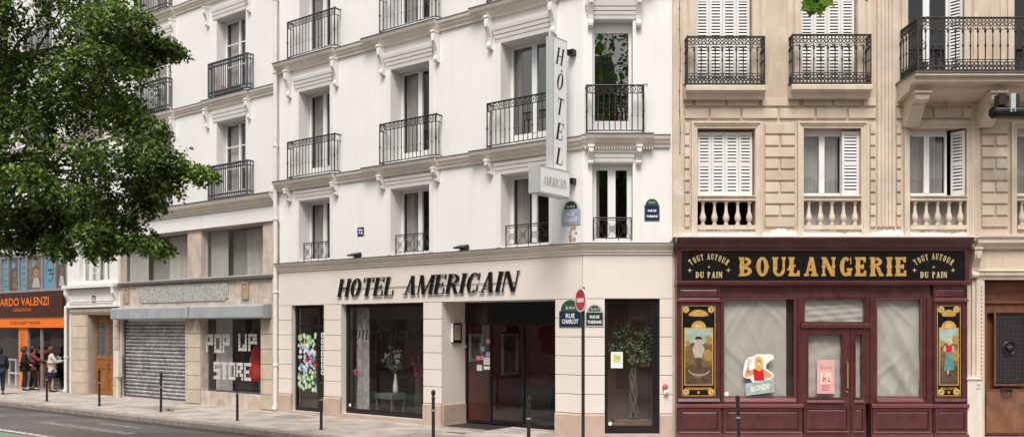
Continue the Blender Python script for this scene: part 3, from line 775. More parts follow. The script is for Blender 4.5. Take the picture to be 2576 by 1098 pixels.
# shop storey
sw1, sw2 = (B0+.04, M.u(473)), (M.u(508), M.u(663))
sf = MB(M, 'travertine')
g1, g2 = (B0+.12, M.u(469)), (M.u(508), M.u(658))
sf.wall(B0, HR, 0, 5.5, .02, [(sw1[0], sw1[1], 3.96, 5.46, .25), (sw2[0], sw2[1], 3.96, 5.46, .25), (g1[0], g1[1], .04, 2.72, .22), (g2[0], g2[1], .42, 2.72, .3)])
sf.build('shop_wall', house, recalc=False)
tb = MB(M, 'granite_board')
za, zb = 3.24, 3.80; pts = [(M.u(352),za+.12),(M.u(354)+.1,za),(M.u(575)-.12,za),(M.u(575)-.1,za+.06),(M.u(577),za+.08),(M.u(577),zb-.02),(M.u(575)-.3,zb),(M.u(352),zb)]
tb.poly(pts, .022, .05); tb.build('stone_fascia_board', house)
for p in (321, 620):
    u = M.u(p); MB(M, 'stone_dirty').box(u-.13, u+.13, .022, .05, 3.3, 3.72).frame(u-.17, u+.17, 3.26, 3.76, .04, .022, .07).build('vent_plate', house)
ledge = MB(M, 'zinc'); ledge.box(B0, HR, .022, .12, 3.86, 3.94); ledge.build('window_ledge', house)
for (a, b), vs in ((sw1, (.36,)), (sw2, (.24,))):
    w = MB(M, 'sign_grey').frame(a+.004, b-.004, 3.964, 5.456, .035, -.2, -.16).build('display_window', house)
    MB(M, 'pane_glass').rect(a+.04, b-.04, 4.0, 5.42, -.18).build('pane', w, recalc=False)
    bl = MB(M, 'room_beige'); bl.room(a-.1, b+.1, -.75, -.23, 3.9, 5.5); bl.m('curtain_white').rect(a+.02, a+(b-a)*.3, 4.0, 5.42, -.32); bl.m('room_grey').rect(a+(b-a)*.3, a+(b-a)*.55, 4.0, 5.42, -.5)
    bl.build('display_interior', house, recalc=False)
    drape(M, a+(b-a)*.55, b-.05, 4.0, 5.42, -.45, 'room_beige', .02, .35).build('curtain', w, smooth=True, recalc=False)
for a, b in ((M.u(278,.36), M.u(471,.36)), (M.u(476,.36), M.u(660,.36))):
    mb = MB(M, 'awning_grey'); mb.prof([(.022,2.70),(.32,2.68),(.36,2.72),(.36,3.04),(.32,3.08),(.022,3.10)], a, b)
    for f in (.36, .78): mb.box(a+(b-a)*f, a+(b-a)*f+.012, .36, .364, 2.72, 3.04)
    mb.build('awning_box', house, bevel=.01)
rs = MB(M, 'shutter_metal'); n = 21; z0, z1 = .06, 2.62; p = []
for i in range(n):
    a, b = z0+(z1-z0)*i/n, z0+(z1-z0)*(i+1)/n
    p += [(-.16,a),(-.12,a+.12*(b-a)),(-.085,a+.5*(b-a)),(-.105,a+.8*(b-a)),(-.165,b-.008)]
rs.prof(p+[(-.17,z1),(-.17,z0)], g1[0]+.05, g1[1]-.05); rs.m('iron_grey').box(g1[0]+.002,g1[0]+.05,-.2,-.06,.04,2.7); rs.box(g1[1]-.05,g1[1]-.002,-.2,-.06,.04,2.7)
rs.box(g1[0]+.05,g1[1]-.05,-.16,-.09,.04,.1)
rs.build('roller_shutter', house)
for pa, pb, pd in ((g1[1]+.02, g2[0]-.02, .06), (g2[1]+.02, HR-.24, .05)):
    pj = MB(M, 'tan_stone')
    for k in range(6): pj.box(pa, pb, .022, pd, .02+.44*k+.008, .02+.44*k+.432)
    pj.build('pier_stone', house, bevel=.006)
MB(M, 'travertine').box(HR-.22, HR-.02, .022, .09, 0, 5.4).build('end_pier', house)
pop = black_front(house, M, g2[0]+.1, g2[1], .42, 2.70, -.16, mull=(), fw=.03, mat='iron_grey', bottom=.05, name='shop_window')
ps = MB(M, 'room_grey'); ps.room(g2[0]-.4, g2[1]+.2, -2.6, -.3, .3, 2.8); ps.m('curtain_white').rect(g2[0]+.1, g2[0]+.95, .45, 2.7, -.45); ps.m('room_dark').rect(g2[0]+.95, g2[0]+1.75, 1.1, 2.75, -.9); ps.rect(g2[0]+.9, g2[1]+.1, .46, 1.0, -.62)
ps.m('room_grey').box(g2[0]+.35, g2[0]+.42, -1.3, -1.2, .32, 2.4); ps.build('shop_interior', house, recalc=False)
# entrance bay, painted white upstairs with a stone doorway
bay = MB(M, 'white_trim')
bw = (M.u(200,.08), M.u(275,.08))
bay.wall(HL, B0-.02, 3.96, 5.5, .08, [(bw[0], bw[1], 4.05, 5.3, .2)]); bay.F = M
bay.box(HL-.04, B0, .0, .26, 3.84, 3.955); bay.box(HL, B0-.02, .082, .16, 5.36, 5.5)
bay.box(HL, HL+.06, 0, .08, 3.96, 5.5); bay.box(B0-.02, B0, 0, .08, 3.96, 5.5)
bay.build('entrance_bay', house, recalc=False)
window(house, M, bw[0], bw[1], 4.05, 5.3, -.08, 4, 0, bottom=.06, fw=.07, mull=.15, curtain=[(0,1,'curtain_white')])
gr = MB(M, 'window_white')
mu = (bw[0]+bw[1])/2
for z in (4.35, 4.55, 4.62): gr.tube([(mu-.35,.1,z),(mu+.35,.1,z)], .012, 4)
for k in range(7): gr.tube([(mu-.3+.1*k,.1,4.06),(mu-.3+.1*k,.1,4.62)], .008, 4)
gr.build('window_guard', house)
db = MB(M, 'grey_white_stucco'); du0, du1 = M.u(222), M.u(287)
db.wall(HL, B0, 0, 3.84, 0, [(du0, du1, 0, 2.88, .35)])
db.m('white_trim').box(HL+.15, B0-.1, .002, .07, 3.3, 3.80); db.frame(HL+.3, B0-.25, 3.36, 3.74, .03, .07, .09)
db.box(HL+.02, B0-.04, .002, .16, 3.14, 3.22)
db.build('entrance_wall', house, recalc=False)
for u in (HL+.14, B0-.16): corbel(house, M, u, 3.78, .62, .16, .22)
dj = MB(M, 'tan_stone')
for k in range(7): dj.box(HL+.28, du0-.05, .002, .07, .41*k+.006, .41*k+.404); dj.box(du1+.05, B0-.02, .002, .07, .41*k+.006, .41*k+.404)
dj.prof([(.002,2.92),(.06,2.92),(.10,3.0),(.10,3.1),(.002,3.1)], HL+.28, B0-.02)
dj.box(du0-.05, du0, -.3, .04, 0, 2.88); dj.box(du1, du1+.05, -.3, .04, 0, 2.88); dj.box(du0-.05, du1+.05, -.3, .04, 2.88, 2.92)
dj.build('door_surround', house, bevel=.008)
def leafdoor(F, u0, u1, d, z1, parent):
    dm = MB(F, 'wood_orange'); w = (u1-u0)/2
    door = None
    for i in (0, 1):
        a, b = u0+i*w+.004, u0+(i+1)*w-.004
        dm.frame(a, b, .03, z1, .10, d, d+.05)
        dm.box(a+.10, b-.10, d, d+.03, .13, .95); dm.box(a+.16, b-.16, d+.03, d+.045, .2, .88)
        dm.box(a+.10, b-.10, d, d+.05, .95, 1.05); dm.box(a+.10, b-.10, d, d+.035, 1.05, 1.28); dm.box(a+.10, b-.10, d, d+.055, 1.28, 1.36)
        dm.box(a+.10, b-.10, d, d+.04, z1-.28, z1-.1)
    dm.box(u0+w-.035, u0+w+.035, d+.05, d+.075, .05, z1-.02)
    door = dm.build('door', parent, bevel=.006)
    for i in (0, 1):
        a, b = u0+i*w+.104, u0+(i+1)*w-.104
        g = MB(F, 'mirror_dark'); g.rect(a, b, 1.36, z1-.28, d+.01); g.m('iron_grey')
        for r in range(7):
            for c in range(2): g.ring(a+(b-a)*(c+.5)/2, d+.03, 1.36+(z1-1.64)*(r+.5)/7, (b-a)*.22, .012, 8, 3)
        for c in range(3): g.tube([(a+(b-a)*c/2, d+.03, 1.37),(a+(b-a)*c/2, d+.03, z1-.29)], .011, 4)
        g.build('door_grille', door, recalc=False)
    MB(F, 'brass').lathe(u0+w+.06, d+.09, 1.12, [(.012,0),(.03,.02),(.03,.05),(.012,.07)], 8).build('door_knob', door)
leafdoor(M, du0+.03, du1-.0, -.3, 2.86, house)
pipe(house, M, HL+.08, .16, 0, 3.2, .05)

# ================================================================== SALON HOUSE at the far left
salon_house = thing('salon_house', 'pale house at the left edge with a brown and orange shopfront', 'house', M.P(-25, 0, 0))
SL = -31.5; SR = HL-.03
scol = [(-25.35, -23.95), (-29.3, -27.9)]
sw = MB(M, 'grey_white_stucco'); sw.wall(SL, SR, 5.9, 16.5, 0, [(a, b, f[0], f[1], .4) for a, b in scol for f in HF]); sw.build('wall', salon_house, recalc=False)
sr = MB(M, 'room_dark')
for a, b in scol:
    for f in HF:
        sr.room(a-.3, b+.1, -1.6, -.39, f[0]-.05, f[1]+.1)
        window(salon_house, M, a, b, f[0], f[1], -.33, 2, 2, bottom=.3, fw=.06, mull=.1, curtain=[(0,1,'curtain_white')])
        grey_railing(salon_house, M, a-.3, b+.1, f[0]-.03, 1.02, .22)
        lintel(salon_house, M, a-.16, b+.1, f[1]+.02, f[1]+.36, n=3, D=.07)
sr.build('upper_room_interior', salon_house, recalc=False)
for zt in (9.45, 12.75): cornice(salon_house, M, SL, SR, zt, .26, .18)
cornice(salon_house, M, SL, SR, 6.05, .34, .3)
mb = MB(M, 'moulding_cream'); mb.box(SL, SR, .0, .05, 5.3, 5.70); mb.build('shop_fascia', salon_house)
# upper shop windows with posters behind the glass
edges = [-31.4]+[M.u(p) for p in (4, 22, 48, 68, 107, 140, 168)]
uf = MB(M, 'zinc_light'); uf.box(SL, SR-.02, -.06, .14, 3.80, 3.88)
uf.box(SL, SR-.02, -.06, .03, 5.2, 5.3); uf.box(SR-.14, SR, -.06, .03, 0, 5.2)
for u in edges[1:]: uf.box(u-.04, u+.02, -.06, .03, 3.88, 5.2)
up = uf.build('window_frame', salon_house)
sb = MB(M, 'room_dark'); sb.room(SL, SR-.02, -.5, -.07, 3.8, 5.3); sb.build('upper_shop_interior', salon_house, recalc=False)
kinds = ['photo_grey', 'sky_blue_poster', 'photo_grey', 'sky_blue_poster', 'photo_warm', 'sky_blue_poster', 'photo_grey']
random.seed(11)
for i, k in enumerate(kinds):
    a, b = edges[i]+.03, edges[i+1]-.05
    ps = MB(M, k); ps.rect(a, b, 3.9, 5.18, -.05)
    if k == 'sky_blue_poster':
        ps.m('blue_dark_ink')
        if i == 5:
            ps.ring((a+b)/2, -.045, 4.6, (b-a)*.32, .018, 16, 3, .40); ps.rect((a+b)/2-.2, (a+b)/2+.2, 4.56, 4.66, -.046); ps.rect((a+b)/2-.1, (a+b)/2+.24, 4.42, 4.5, -.046)
        else:
            for r in range(5): ps.rect((a+b)/2-(b-a)*.3*random.uniform(.4,1), (a+b)/2+(b-a)*.3*random.uniform(.4,1), 4.05+.24*r, 4.09+.24*r, -.046)
    else:                                       # portrait photographs
        cx = a+(b-a)*random.uniform(.42,.6)
        ps.m('photo_warm' if k == 'photo_grey' else 'skin_poster').disc(cx, 4.55, (b-a)*.17, .17, -.046, 12)
        ps.m('hair_brown').disc(cx-.02, 4.66, (b-a)*.22, .15, -.0475, 12, 0, pi); ps.m('petal_white' if i != 2 else 'photo_warm').flat([(cx-(b-a)*.28,3.98),(cx+(b-a)*.3,3.98),(cx+(b-a)*.14,4.36),(cx-(b-a)*.14,4.36)], -.0465)
        ps.m('sky_blue_poster').disc(a+(b-a)*.35, 4.9, .16, .13, -.0455, 12)
    ps.build('window_poster', up, recalc=False)
MB(M, 'pane_glass').rect(SL, SR-.14, 3.88, 5.2, -.02).build('pane', up, recalc=False)
# sign band
sg = thing('shop_sign', 'dark brown fascia sign with orange lettering above the orange band', 'shop sign', M.P(-26, 0, 2.8))
MB(M, 'brown_sign').box(SL, SR-.14, .0, .16, 2.82, 3.79).build('sign_board', sg)
t = MB(M, 'orange'); text(t, 'RICARDO VALENZI', (M.u(122,.17)+M.u(-24,.17))/2, 3.28, .30, .1645, width=M.u(122,.17)-M.u(-24,.17), bold=.012); text(t, 'CREATION', M.u(55,.17), 3.05, .12, .1645, width=M.u(78,.17)-M.u(34,.17)); t.build('lettering', sg, recalc=False)
ob_ = thing('orange_band', 'bright orange band sign under the brown fascia', 'shop sign', M.P(-26, 0, 2.4))
MB(M, 'orange').box(SL, SR-.14, .0, .12, 2.42, 2.81).build('sign_board', ob_)
t = MB(M, 'brown_sign'); text(t, 'STUDIO ALBERT MACHON', M.u(62,.13), 2.54, .13, .1245, width=M.u(99,.13)-M.u(24,.13)); t.build('lettering', ob_, recalc=False)
# glazed shopfront
b0, b1 = M.u(50), M.u(70)
dd0, dd1 = M.u(72), M.u(104)
sfw = MB(M, 'zinc_light'); sfw.box(SL, SR-.14, -.06, .03, 0, .10)
for u in (M.u(-40), b0-.05, b1, dd1, SR-.16): sfw.box(u, u+.07, -.06, .03, .10, 2.42)
sfo = sfw.build('shopfront', salon_house)
for a, b in ((SL, M.u(-40)), (M.u(-40)+.07, b0-.05), (b1+.07, dd1), (dd1+.07, SR-.16)): MB(M, 'shop_glass').rect(a, b, .1, 2.42, -.02).build('pane', sfo, recalc=False)
MB(M, 'orange').box(b0+.02, b1, -.05, .035, .10, 2.42).build('orange_pillar', sfo)
t = MB(M, 'orange_dark'); random.seed(2)
for k in range(9): t.rect(b0+.1, b1-.08-random.uniform(0,.15), 1.35+.1*k, 1.385+.1*k, .0365)
t.build('pillar_lettering', sfo, recalc=False)
si = MB(M, 'room_grey'); si.room(SL, b0, -3.5, -.07, .02, 2.6); si.m('room_dark').room(b0, SR-.02, -3.5, -.07, .02, 2.6)
si.m('room_red').rect(dd0+.1, dd1-.1, 1.65, 2.3, -.8); si.m('orange_dark').rect(b1+.3, dd1, .02, 1.05, -.25); si.rect(b1+.35, dd1-.05, 1.42, 1.56, -.25)
si.m('sign_grey').box(dd1+.9, dd1+1.5, -1.2, -.8, .02, .9); si.box(dd1+.7, SR-.4, -1.4, -1.2, .4, .45)
si.build('salon_interior', salon_house, recalc=False)
rk = MB(M, 'window_white')
a, b = M.u(24,-.6), M.u(42,-.6)
for u in (a, b): rk.box(u-.04, u+.04, -.62, -.55, .03, 1.12)
for z in (.5, 1.06): rk.box(a+.04, b-.04, -.61, -.56, z, z+.07)
rk.box(b+.04, b+.5, -.61, -.56, .5, .56)
settag(rk.build('display_rack'), 'white open display rack inside the salon window at left', 'rack')
# ================================================================== STONE HOUSE on the right
stone = thing('stone_house', 'beige cut stone house with louvred shutters and ornate iron balconies above the bakery', 'house', (7.0, 20.0, 0))
T0, T1 = UR+.003, 13.2
zG = lambda y: CAMZ+(HZ-y)*20/FPX
def gu(p, d=0.0): return G.u(p, d)
wa, wb, wc, wd_ = (gu(1754), gu(1900)), (gu(2021), gu(2166)), (gu(2288), gu(2431)), (gu(2557), gu(2700))
fa_, fb_, fc_, fd_ = (gu(1750), gu(1892)), (gu(2015), gu(2157)), (gu(2283), gu(2425)), (gu(2550), gu(2690))
Z1a, Z1b = 4.55, zG(322); Z2a, Z2b = 7.72, 10.6
door_o = (gu(2475), gu(2640))
sm = MB(G, 'stone')
sm.wall(T0, T1, 0, 13.5, 0, [(a, b, Z1a, Z1b, .3) for a, b in (wa, wb, wc, wd_)]+[(a, b, Z2a, Z2b, .3) for a, b in (fa_, fb_, fc_, fd_)]+[(door_o[0], door_o[1], 0, 3.45, .4)])
sm.build('wall', stone, recalc=False)
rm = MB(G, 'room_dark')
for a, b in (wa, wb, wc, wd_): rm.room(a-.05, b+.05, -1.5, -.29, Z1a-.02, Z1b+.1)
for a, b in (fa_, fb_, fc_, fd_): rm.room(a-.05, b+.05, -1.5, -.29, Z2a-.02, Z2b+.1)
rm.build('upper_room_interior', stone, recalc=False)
def louvre(mb, u0, u1, z0, z1, d, mids=1, st=.055, pitch=.045, O=None):
    # one shutter leaf; O maps (x along leaf, depth) to (u,d) so that a leaf can stand ajar
    O = O or (lambda x, y: (u0+x, d+y))
    w = u1-u0
    def bx(x0, x1, y0, y1, a, b):
        pts = [(*O(x, y), z) for z in (a, b) for y in (y0, y1) for x in (x0, x1)]
        mb.add(pts, [(0,2,3,1),(4,5,7,6),(0,1,5,4),(2,6,7,3),(0,4,6,2),(1,3,7,5)])
    bx(0, st, 0, .035, z0, z1); bx(w-st, w, 0, .035, z0, z1)
    zs = [z0]+[z0+(z1-z0)*(k+1)/(mids+1) for k in range(mids)]+[z1]
    for z in zs:
        hh = .12 if z == z0 else (.08 if z == z1 else .1)
        bx(st, w-st, 0, .033, z if z == z0 else (z-hh if z == z1 else z-hh/2), z+hh if z == z0 else (z if z == z1 else z+hh/2))
    for a, b in zip(zs, zs[1:]):
        lo = a+(.13 if a == z0 else .055); hi = b-(.085 if b == z1 else .055)
        n = max(1, int((hi-lo)/(pitch*1.5)))
        for i in range(n):
            zz = lo+(hi-lo)*(i+.5)/n; q = (hi-lo)/n*.36
            pts = [(*O(x, y), z) for x in (st, w-st) for y, z in ((.004,zz+q),(.012,zz+q+.006),(.033,zz-q*.45),(.025,zz-q*.45-.006))]
            mb.add(pts, [(0,1,2,3),(4,7,6,5),(0,4,5,1),(1,5,6,2),(2,6,7,3),(3,7,4,0)])
def shutters(u0, u1, z0, z1, d, n, mids=1):
    w = (u1-u0)/n
    for i in range(n):
        mb = MB(G, 'shutter_white'); louvre(mb, u0+i*w+.003, u0+(i+1)*w-.003, z0, z1, d, mids); mb.build('shutter', stone)
shutters(wa[0]+.03, wa[1]-.03, zG(492), Z1b-.06, -.16, 4)
for a, b in (fa_, fb_): shutters(a+.02, b-.02, Z2a+.05, Z2b-.05, -.16, 4, 2)
for a, b in (wa, fa_, fb_): 
    z0, z1 = (zG(495), Z1b) if a == wa[0] else (Z2a, Z2b)
    MB(G, 'photo_grey').rect(a, b, z0, z1, -.28).build('window_back', stone, recalc=False)
zs_ = zG(492)
for (a, b) in (wb, wc, wd_):
    e = b-.33
    window(stone, G, a, e, zs_, Z1b, -.2, 2, 0, bottom=.08, fw=.05, mull=.12, top=.14, curtain=[(0,1,'curtain_grey')])
mb = MB(G, 'shutter_white'); louvre(mb, 0, .38, zs_+.02, Z1b-.05, 0, 1, O=lambda x, y: (wb[1]-.385+x, -.13+y)); mb.build('shutter', stone)
for b in (wc[1], wd_[1], fc_[1]):
    z0, z1 = (zs_+.02, Z1b-.05) if b != fc_[1] else (Z2a+.05, Z2b-.05)
    mb = MB(G, 'shutter_white'); s_, c_ = sin(radians(62)), cos(radians(62))
    louvre(mb, 0, .40, z0, z1, 0, 1, O=lambda x, y: (b-.02-(.40-x)*c_-y*s_, -.02-(.40-x)*s_*.62+y*c_)); mb.build('shutter', stone)
for (a, b) in (fc_, fd_): window(stone, G, a, b-.25, Z2a, Z2b, -.2, 2, 0, bottom=.2, fw=.05, mull=.14, top=.1)
# stone sills with balusters in front of the first floor windows
bal = [(.055,0),(.055,.03),(.035,.05),(.035,.07),(.06,.11),(.072,.16),(.06,.22),(.036,.30),(.030,.40),(.032,.47),(.05,.485),(.05,.53)]
proto = None
for (a, b) in (wa, wb, wc, wd_):
    s = MB(G, 'stone_pale'); s.prof([(-.2,5.17),(.05,5.17),(.06,5.19),(.03,5.21),(.03,5.255),(.07,5.265),(.07,5.285),(-.2,5.285)], a+.003, b-.003); s.build('sill', stone)
    s = MB(G, 'stone_pale'); s.box(a+.003, b-.003, -.1, .06, 4.55, 4.64); s.build('baluster_base', stone)
    n = 5
    for i in range(n):
        u = a+(b-a)*(i+.5)/n
        if proto is None:
            mb = MB(G, 'stone_pale'); mb.box(-.06, .06, -.06, .06, 0, .03) if 0 else None
            pm = MB(W, 'stone_pale'); pm.lathe(0, 0, 0, bal, 12); proto = pm.build('baluster', stone, smooth=True)
            ob = proto
        else:
            ob = proto.copy(); COL.objects.link(ob); ob.parent = stone
        ob.location = Vector(G.P(u, -.02, 4.64))-Vector(stone.location)
        if ob is proto:
            me = ob.data
            off = wloc(stone)
            for v in me.vertices: v.co += off
    if a != wa[0]: drape(G, a, b, 4.6, 5.2, -.2, 'curtain_grey', .02, .2).build('lower_curtain', stone, smooth=True, recalc=False)
# moulded surrounds
for (a, b) in (wa, wb, wc, wd_):
    s = MB(G, 'stone_pale'); w, z0, z1 = .135, 4.4, Z1b
    for k, (w0, w1, D) in enumerate(((0,.05,.025),(.05,.095,.045),(.095,.135,.07))):
        s.box(a-w1, a-w0, .002, D, z0, z1+w0); s.box(b+w0, b+w1, .002, D, z0, z1+w0); s.box(a-w1, b+w1, .002, D+.001, z1+w0, z1+w1)
    s.build('window_surround', stone)
for (a, b) in (fa_, fb_, fc_, fd_):
    s = MB(G, 'stone_pale'); s.box(a-.14, a, .002, .03, Z2a, Z2b); s.box(b, b+.14, .002, .03, Z2a, Z2b); s.box(a-.14, b+.14, .002, .031, Z2b, Z2b+.15)
    s.box(a-.30, a-.2, .002, .022, Z2a, Z2b+.15); s.box(b+.2, b+.30, .002, .022, Z2a, Z2b+.15); s.build('window_surround', stone)
# rusticated courses: separate blocks standing proud of joints
def blk(a, b, z0, z1, D=.042):
    e = .016; i = .014
    a += e; b -= e; z0 += e; z1 -= e
    pts = [(u,.002,z) for u, z in ((a,z0),(b,z0),(b,z1),(a,z1))]+[(u,D,z) for u, z in ((a+i,z0+i),(b-i,z0+i),(b-i,z1-i),(a+i,z1-i))]
    rb.add(pts, [(4,5,6,7),(0,1,5,4),(1,2,6,5),(2,3,7,6),(3,0,4,7)])
pit = 29.2; grp = {}
for k in range(9):
    y1 = 310+pit*k; z1, z0 = zG(y1), zG(y1+pit)
    cells = [(1719,1737)]
    cells += [(1921,1961),(1961,2001)] if k % 2 else [(1921,2001)]
    cells += [(2186,2204),(2252,2268)]
    cells += [(2466,2502),(2502,2536)] if k % 2 else [(2466,2536)]
    for a, b in cells: (grp.setdefault(0 if a < 1900 else 1 if a < 2100 else 2 if a < 2230 else 3 if a < 2300 else 4, []).append((gu(a), gu(b), z0, z1)))
for y0, y1, xs in ((246,270,(1720,1746,1826,1911,2011,2018,2094,2168,2205)), (271,301,(1720,1784,1864,1958,2050,2131,2205)), (246,270,(2252,2300,2378,2450,2520,2600)), (271,301,(2252,2345,2420,2500,2580))):
    for a, b in zip(xs, xs[1:]): grp.setdefault(9 if a < 2230 else 10, []).append((gu(a), gu(b), zG(y1), zG(y0)))
for k in grp:
    rb = MB(G, 'stone_block')
    for q in grp[k]: blk(*q)
    rb.build('rusticated_blocks', stone)
# fluted pilaster
fp = MB(G, 'stone_pale'); a, b = gu(2205), gu(2250)
fp.box(a, b, .002, .03, 4.6, 13); n = 5; w = (b-a)/n
for i in range(n): fp.prof([(.031,4.62),(.058,4.62),(.058,12.9),(.031,12.9)], a+i*w+.012, a+(i+1)*w-.016)
fp.build('fluted_pilaster', stone)
for a, b, z0, z1 in ((T0, gu(1716), 4.4, 13.4), (gu(2440), gu(2462), 4.3, 7.3)): MB(G, 'stone').box(a, b, .002, .05, z0, z1).build('plain_pilaster', stone)
# iron rails with scroll work
def ornate(mb, ua, da, ub, db, zb, zt):
    L = math.hypot(ub-ua, db-da); P = lambda t, z, o=0: (ua+(ub-ua)*t, da+(db-da)*t, z)
    for z, r in ((zt,.022),(zt-.24,.008),(zb+.25,.010),(zb+.02,.018)): mb.tube([P(0,z),P(1,z)], r, 5)
    n = max(2, round(L/.155))
    for i in range(n+1):
        t = i/n
        mb.tube([P(t,zb+.02),P(t,zb+.3),P(t,zb+.5),P(t,zb+.54),P(t,zb+.58),P(t,zt-.25)], [.008,.012,.012,.024,.012,.010], 5)
        mb.tube([P(t,zt-.34),P(t,zt-.28),P(t,zt-.2)], [.006,.028,.008], 5)
    def rg(t, z, R, r): # ring lying in the rail plane
        k = 9; ud, dd = (ub-ua)/L, (db-da)/L; q = P(t, z)
        mb.tube([(q[0]+ud*R*cos(2*pi*j/k), q[1]+dd*R*cos(2*pi*j/k), z+R*sin(2*pi*j/k)) for j in range(k)], r, 3, closed=True)
    m = max(2, round(L/.078))
    for i in range(m):
        t = (i+.5)/m
        rg(t, zt-.055, .034, .011); rg(t, zt-.125 if i % 2 else zt-.14, .036, .012); rg(t, zb+.07, .038, .015); rg(t, zb+.16, .038, .014); rg(t, zb+.115, .02, .011)
        if i % 2: rg(t, zt-.2, .03, .009); rg(t, zb+.225, .026, .008)
for pa, pb, yt, yb in ((1729, 1923, 93, 214), (1994, 2190, 88, 212)):
    D = .27; a, b = G.u(pa,D), G.u(pb,D); zt, zb = G.z(pa,yt,D), G.z(pa,yb,D)
    mb = MB(G, 'iron_ornate'); ornate(mb, a, D, b, D, zb, zt); ornate(mb, a, D, a, .02, zb, zt); ornate(mb, b, D, b, .02, zb, zt)
    for u in (a, b): mb.tube([(u,D,zb-.02),(u,D,zt+.02)], .02, 6)
    mb.build('balcony_railing', stone, recalc=False)
    s = MB(G, 'stone_pale'); z = zb-.01
    s.prof([(0,z-.26),(.19,z-.26),(.21,z-.16),(.26,z-.13),(.33,z-.11),(.33,z-.02),(.31,z),(0,z)], a-.03, b+.03); s.build('balcony_slab', stone)
D = .88; a = G.u(2310,D); zt = G.z(2310,45,D); zb = G.z(2310,180,D); e = T1
mb = MB(G, 'iron_ornate'); ornate(mb, a, D, 9.9, D, zb, zt); ornate(mb, a, D, a, .02, zb, zt); ornate(mb, 9.9, D, e, D, zb, zt)
mb.tube([(a,D,zb-.02),(a,D,zt+.03)], .024, 6); mb.build('balcony_railing', stone, recalc=False)
z = zb-.02
s = MB(G, 'stone_pale'); s.prof([(0,z-.42),(.10,z-.40),(.62,z-.30),(.66,z-.22),(.86,z-.18),(.86,z-.10),(.94,z-.07),(.94,z-.02),(0,z-.02)], a-.08, e)
s.m('zinc').prof([(0,z-.019),(.96,z-.019),(.96,z+.01),(0,z+.012)], a-.1, e); s.build('balcony_slab', stone)
for p in (2302, 2490, 2680):
    u = gu(p, .3); mb = MB(G, 'stone_pale'); zt_ = z-.40
    q = [(0,.02),(.60,.06),(.68,.0),(.66,-.10),(.56,-.16),(.50,-.12),(.46,-.2),(.36,-.34),(.28,-.46),(.18,-.56),(.08,-.58),(0,-.5)]
    mb.prof([(d, zt_+v) for d, v in q], u-.15, u+.15); mb.prof([(d*.98+.012, zt_+v*.9-.02) for d, v in q[2:]]+[(.0,zt_-.1)], u-.06, u+.06)
    mb.box(u-.19, u+.19, .5, .72, zt_+.02, zt_+.075); mb.build('balcony_corbel', stone, bevel=.012)
# string course and doorway at the right edge
q0 = gu(2452)
sc = MB(G, 'stone_pale'); sc.prof([(.002,4.12),(.06,4.12),(.10,4.2),(.16,4.25),(.16,4.33),(.2,4.37),(.2,4.42),(.002,4.45)], q0, T1)
sc.prof([(.002,3.46),(.05,3.46),(.05,3.5),(.10,3.55),(.10,3.62),(.13,3.64),(.002,3.68)], q0-.02, T1); sc.build('string_course', stone)
corbel(stone, G, gu(2447), 4.1, .62, .15, .24, 'stone_pale')
ds = MB(G, 'stone_pale')
for k, (x0, x1, D) in enumerate(((2443,2451,.05),(2451,2462,.09),(2462,2469,.06),(2469,2475,.03))): ds.box(gu(x0), gu(x1), .002, D, 0, 3.45)
for k in range(36): ds.lathe(gu(2466), .065, .3+.085*k, [(.012,0),(.02,.02),(.02,.04),(.012,.06)], 6)
ds.build('door_surround', stone)
d0 = -.3; a, b = door_o; zt = 3.42
MB(G, 'wood_brown').rect(a, b, 0, 3.45, -.39).build('door_backing', stone, recalc=False)
dm = MB(G, 'wood_brown'); dm.box(a+.003, b, d0-.04, d0+.06, 2.98, zt); dm.box(a+.003, b, d0+.06, d0+.10, 2.94, 3.0); dm.frame(a+.003, a+1.3, .03, 2.93, .20, d0, d0+.05, 1.02)
dm.frame(gu(2496,-.3), gu(2576,-.3), 1.12, 2.78, .045, d0+.05, d0+.08); door = dm.build('door', stone, bevel=.006)
lp = MB(G, 'wood_worn'); lp.box(a+.17, a+1.2, d0+.051, d0+.075, .08, .98); lp.build('door_panel', door, bevel=.008)
gl = MB(G, 'mirror_dark'); ga, gb = gu(2502,-.3), gu(2570,-.3); gl.rect(ga, gb, 1.18, 2.73, d0+.01); gl.m('iron_black')
random.seed(5)
for r in range(17):
    for c in range(7):
        gl.ring(ga+(gb-ga)*(c+.5)/7, d0+.05, 1.18+1.55*(r+.5)/17, .036, .012, 8, 3)
for c in range(8): gl.tube([(ga+(gb-ga)*c/7, d0+.045, 1.19),(ga+(gb-ga)*c/7, d0+.045, 2.72)], .008, 3)
gl.ring((ga+gb)/2, d0+.06, 1.96, .14, .022, 16, 4); gl.lathe((ga+gb)/2, d0+.05, 1.88, [(.02,0),(.07,.03),(.09,.08),(.07,.13),(.02,.16)], 10)
gl.build('door_grille', door, recalc=False)
hn = MB(G, 'iron_black'); u = gu(2533,-.2); hn.tube([(u-.1,d0+.09,1.04),(u-.11,d0+.13,1.0),(u-.05,d0+.15,.98),(u+.05,d0+.15,.98),(u+.11,d0+.13,1.0),(u+.1,d0+.09,1.04)], .018, 6); hn.box(u-.13,u+.13,d0+.076,d0+.092,1.02,1.08); hn.build('door_handle', door)
# loose grey cable stapled down the left pilaster
cb = MB(G, 'zinc'); u = gu(1709)
cb.tube([(u+.01*sin(k*1.7), .058, 6.2+.45*k) for k in range(16)], .007, 4)
for k in range(16): cb.box(u-.012+.01*sin(k*1.7), u+.012+.01*sin(k*1.7), .05, .07, 6.2+.45*k, 6.23+.45*k)
cb.build('wall_cable', stone)
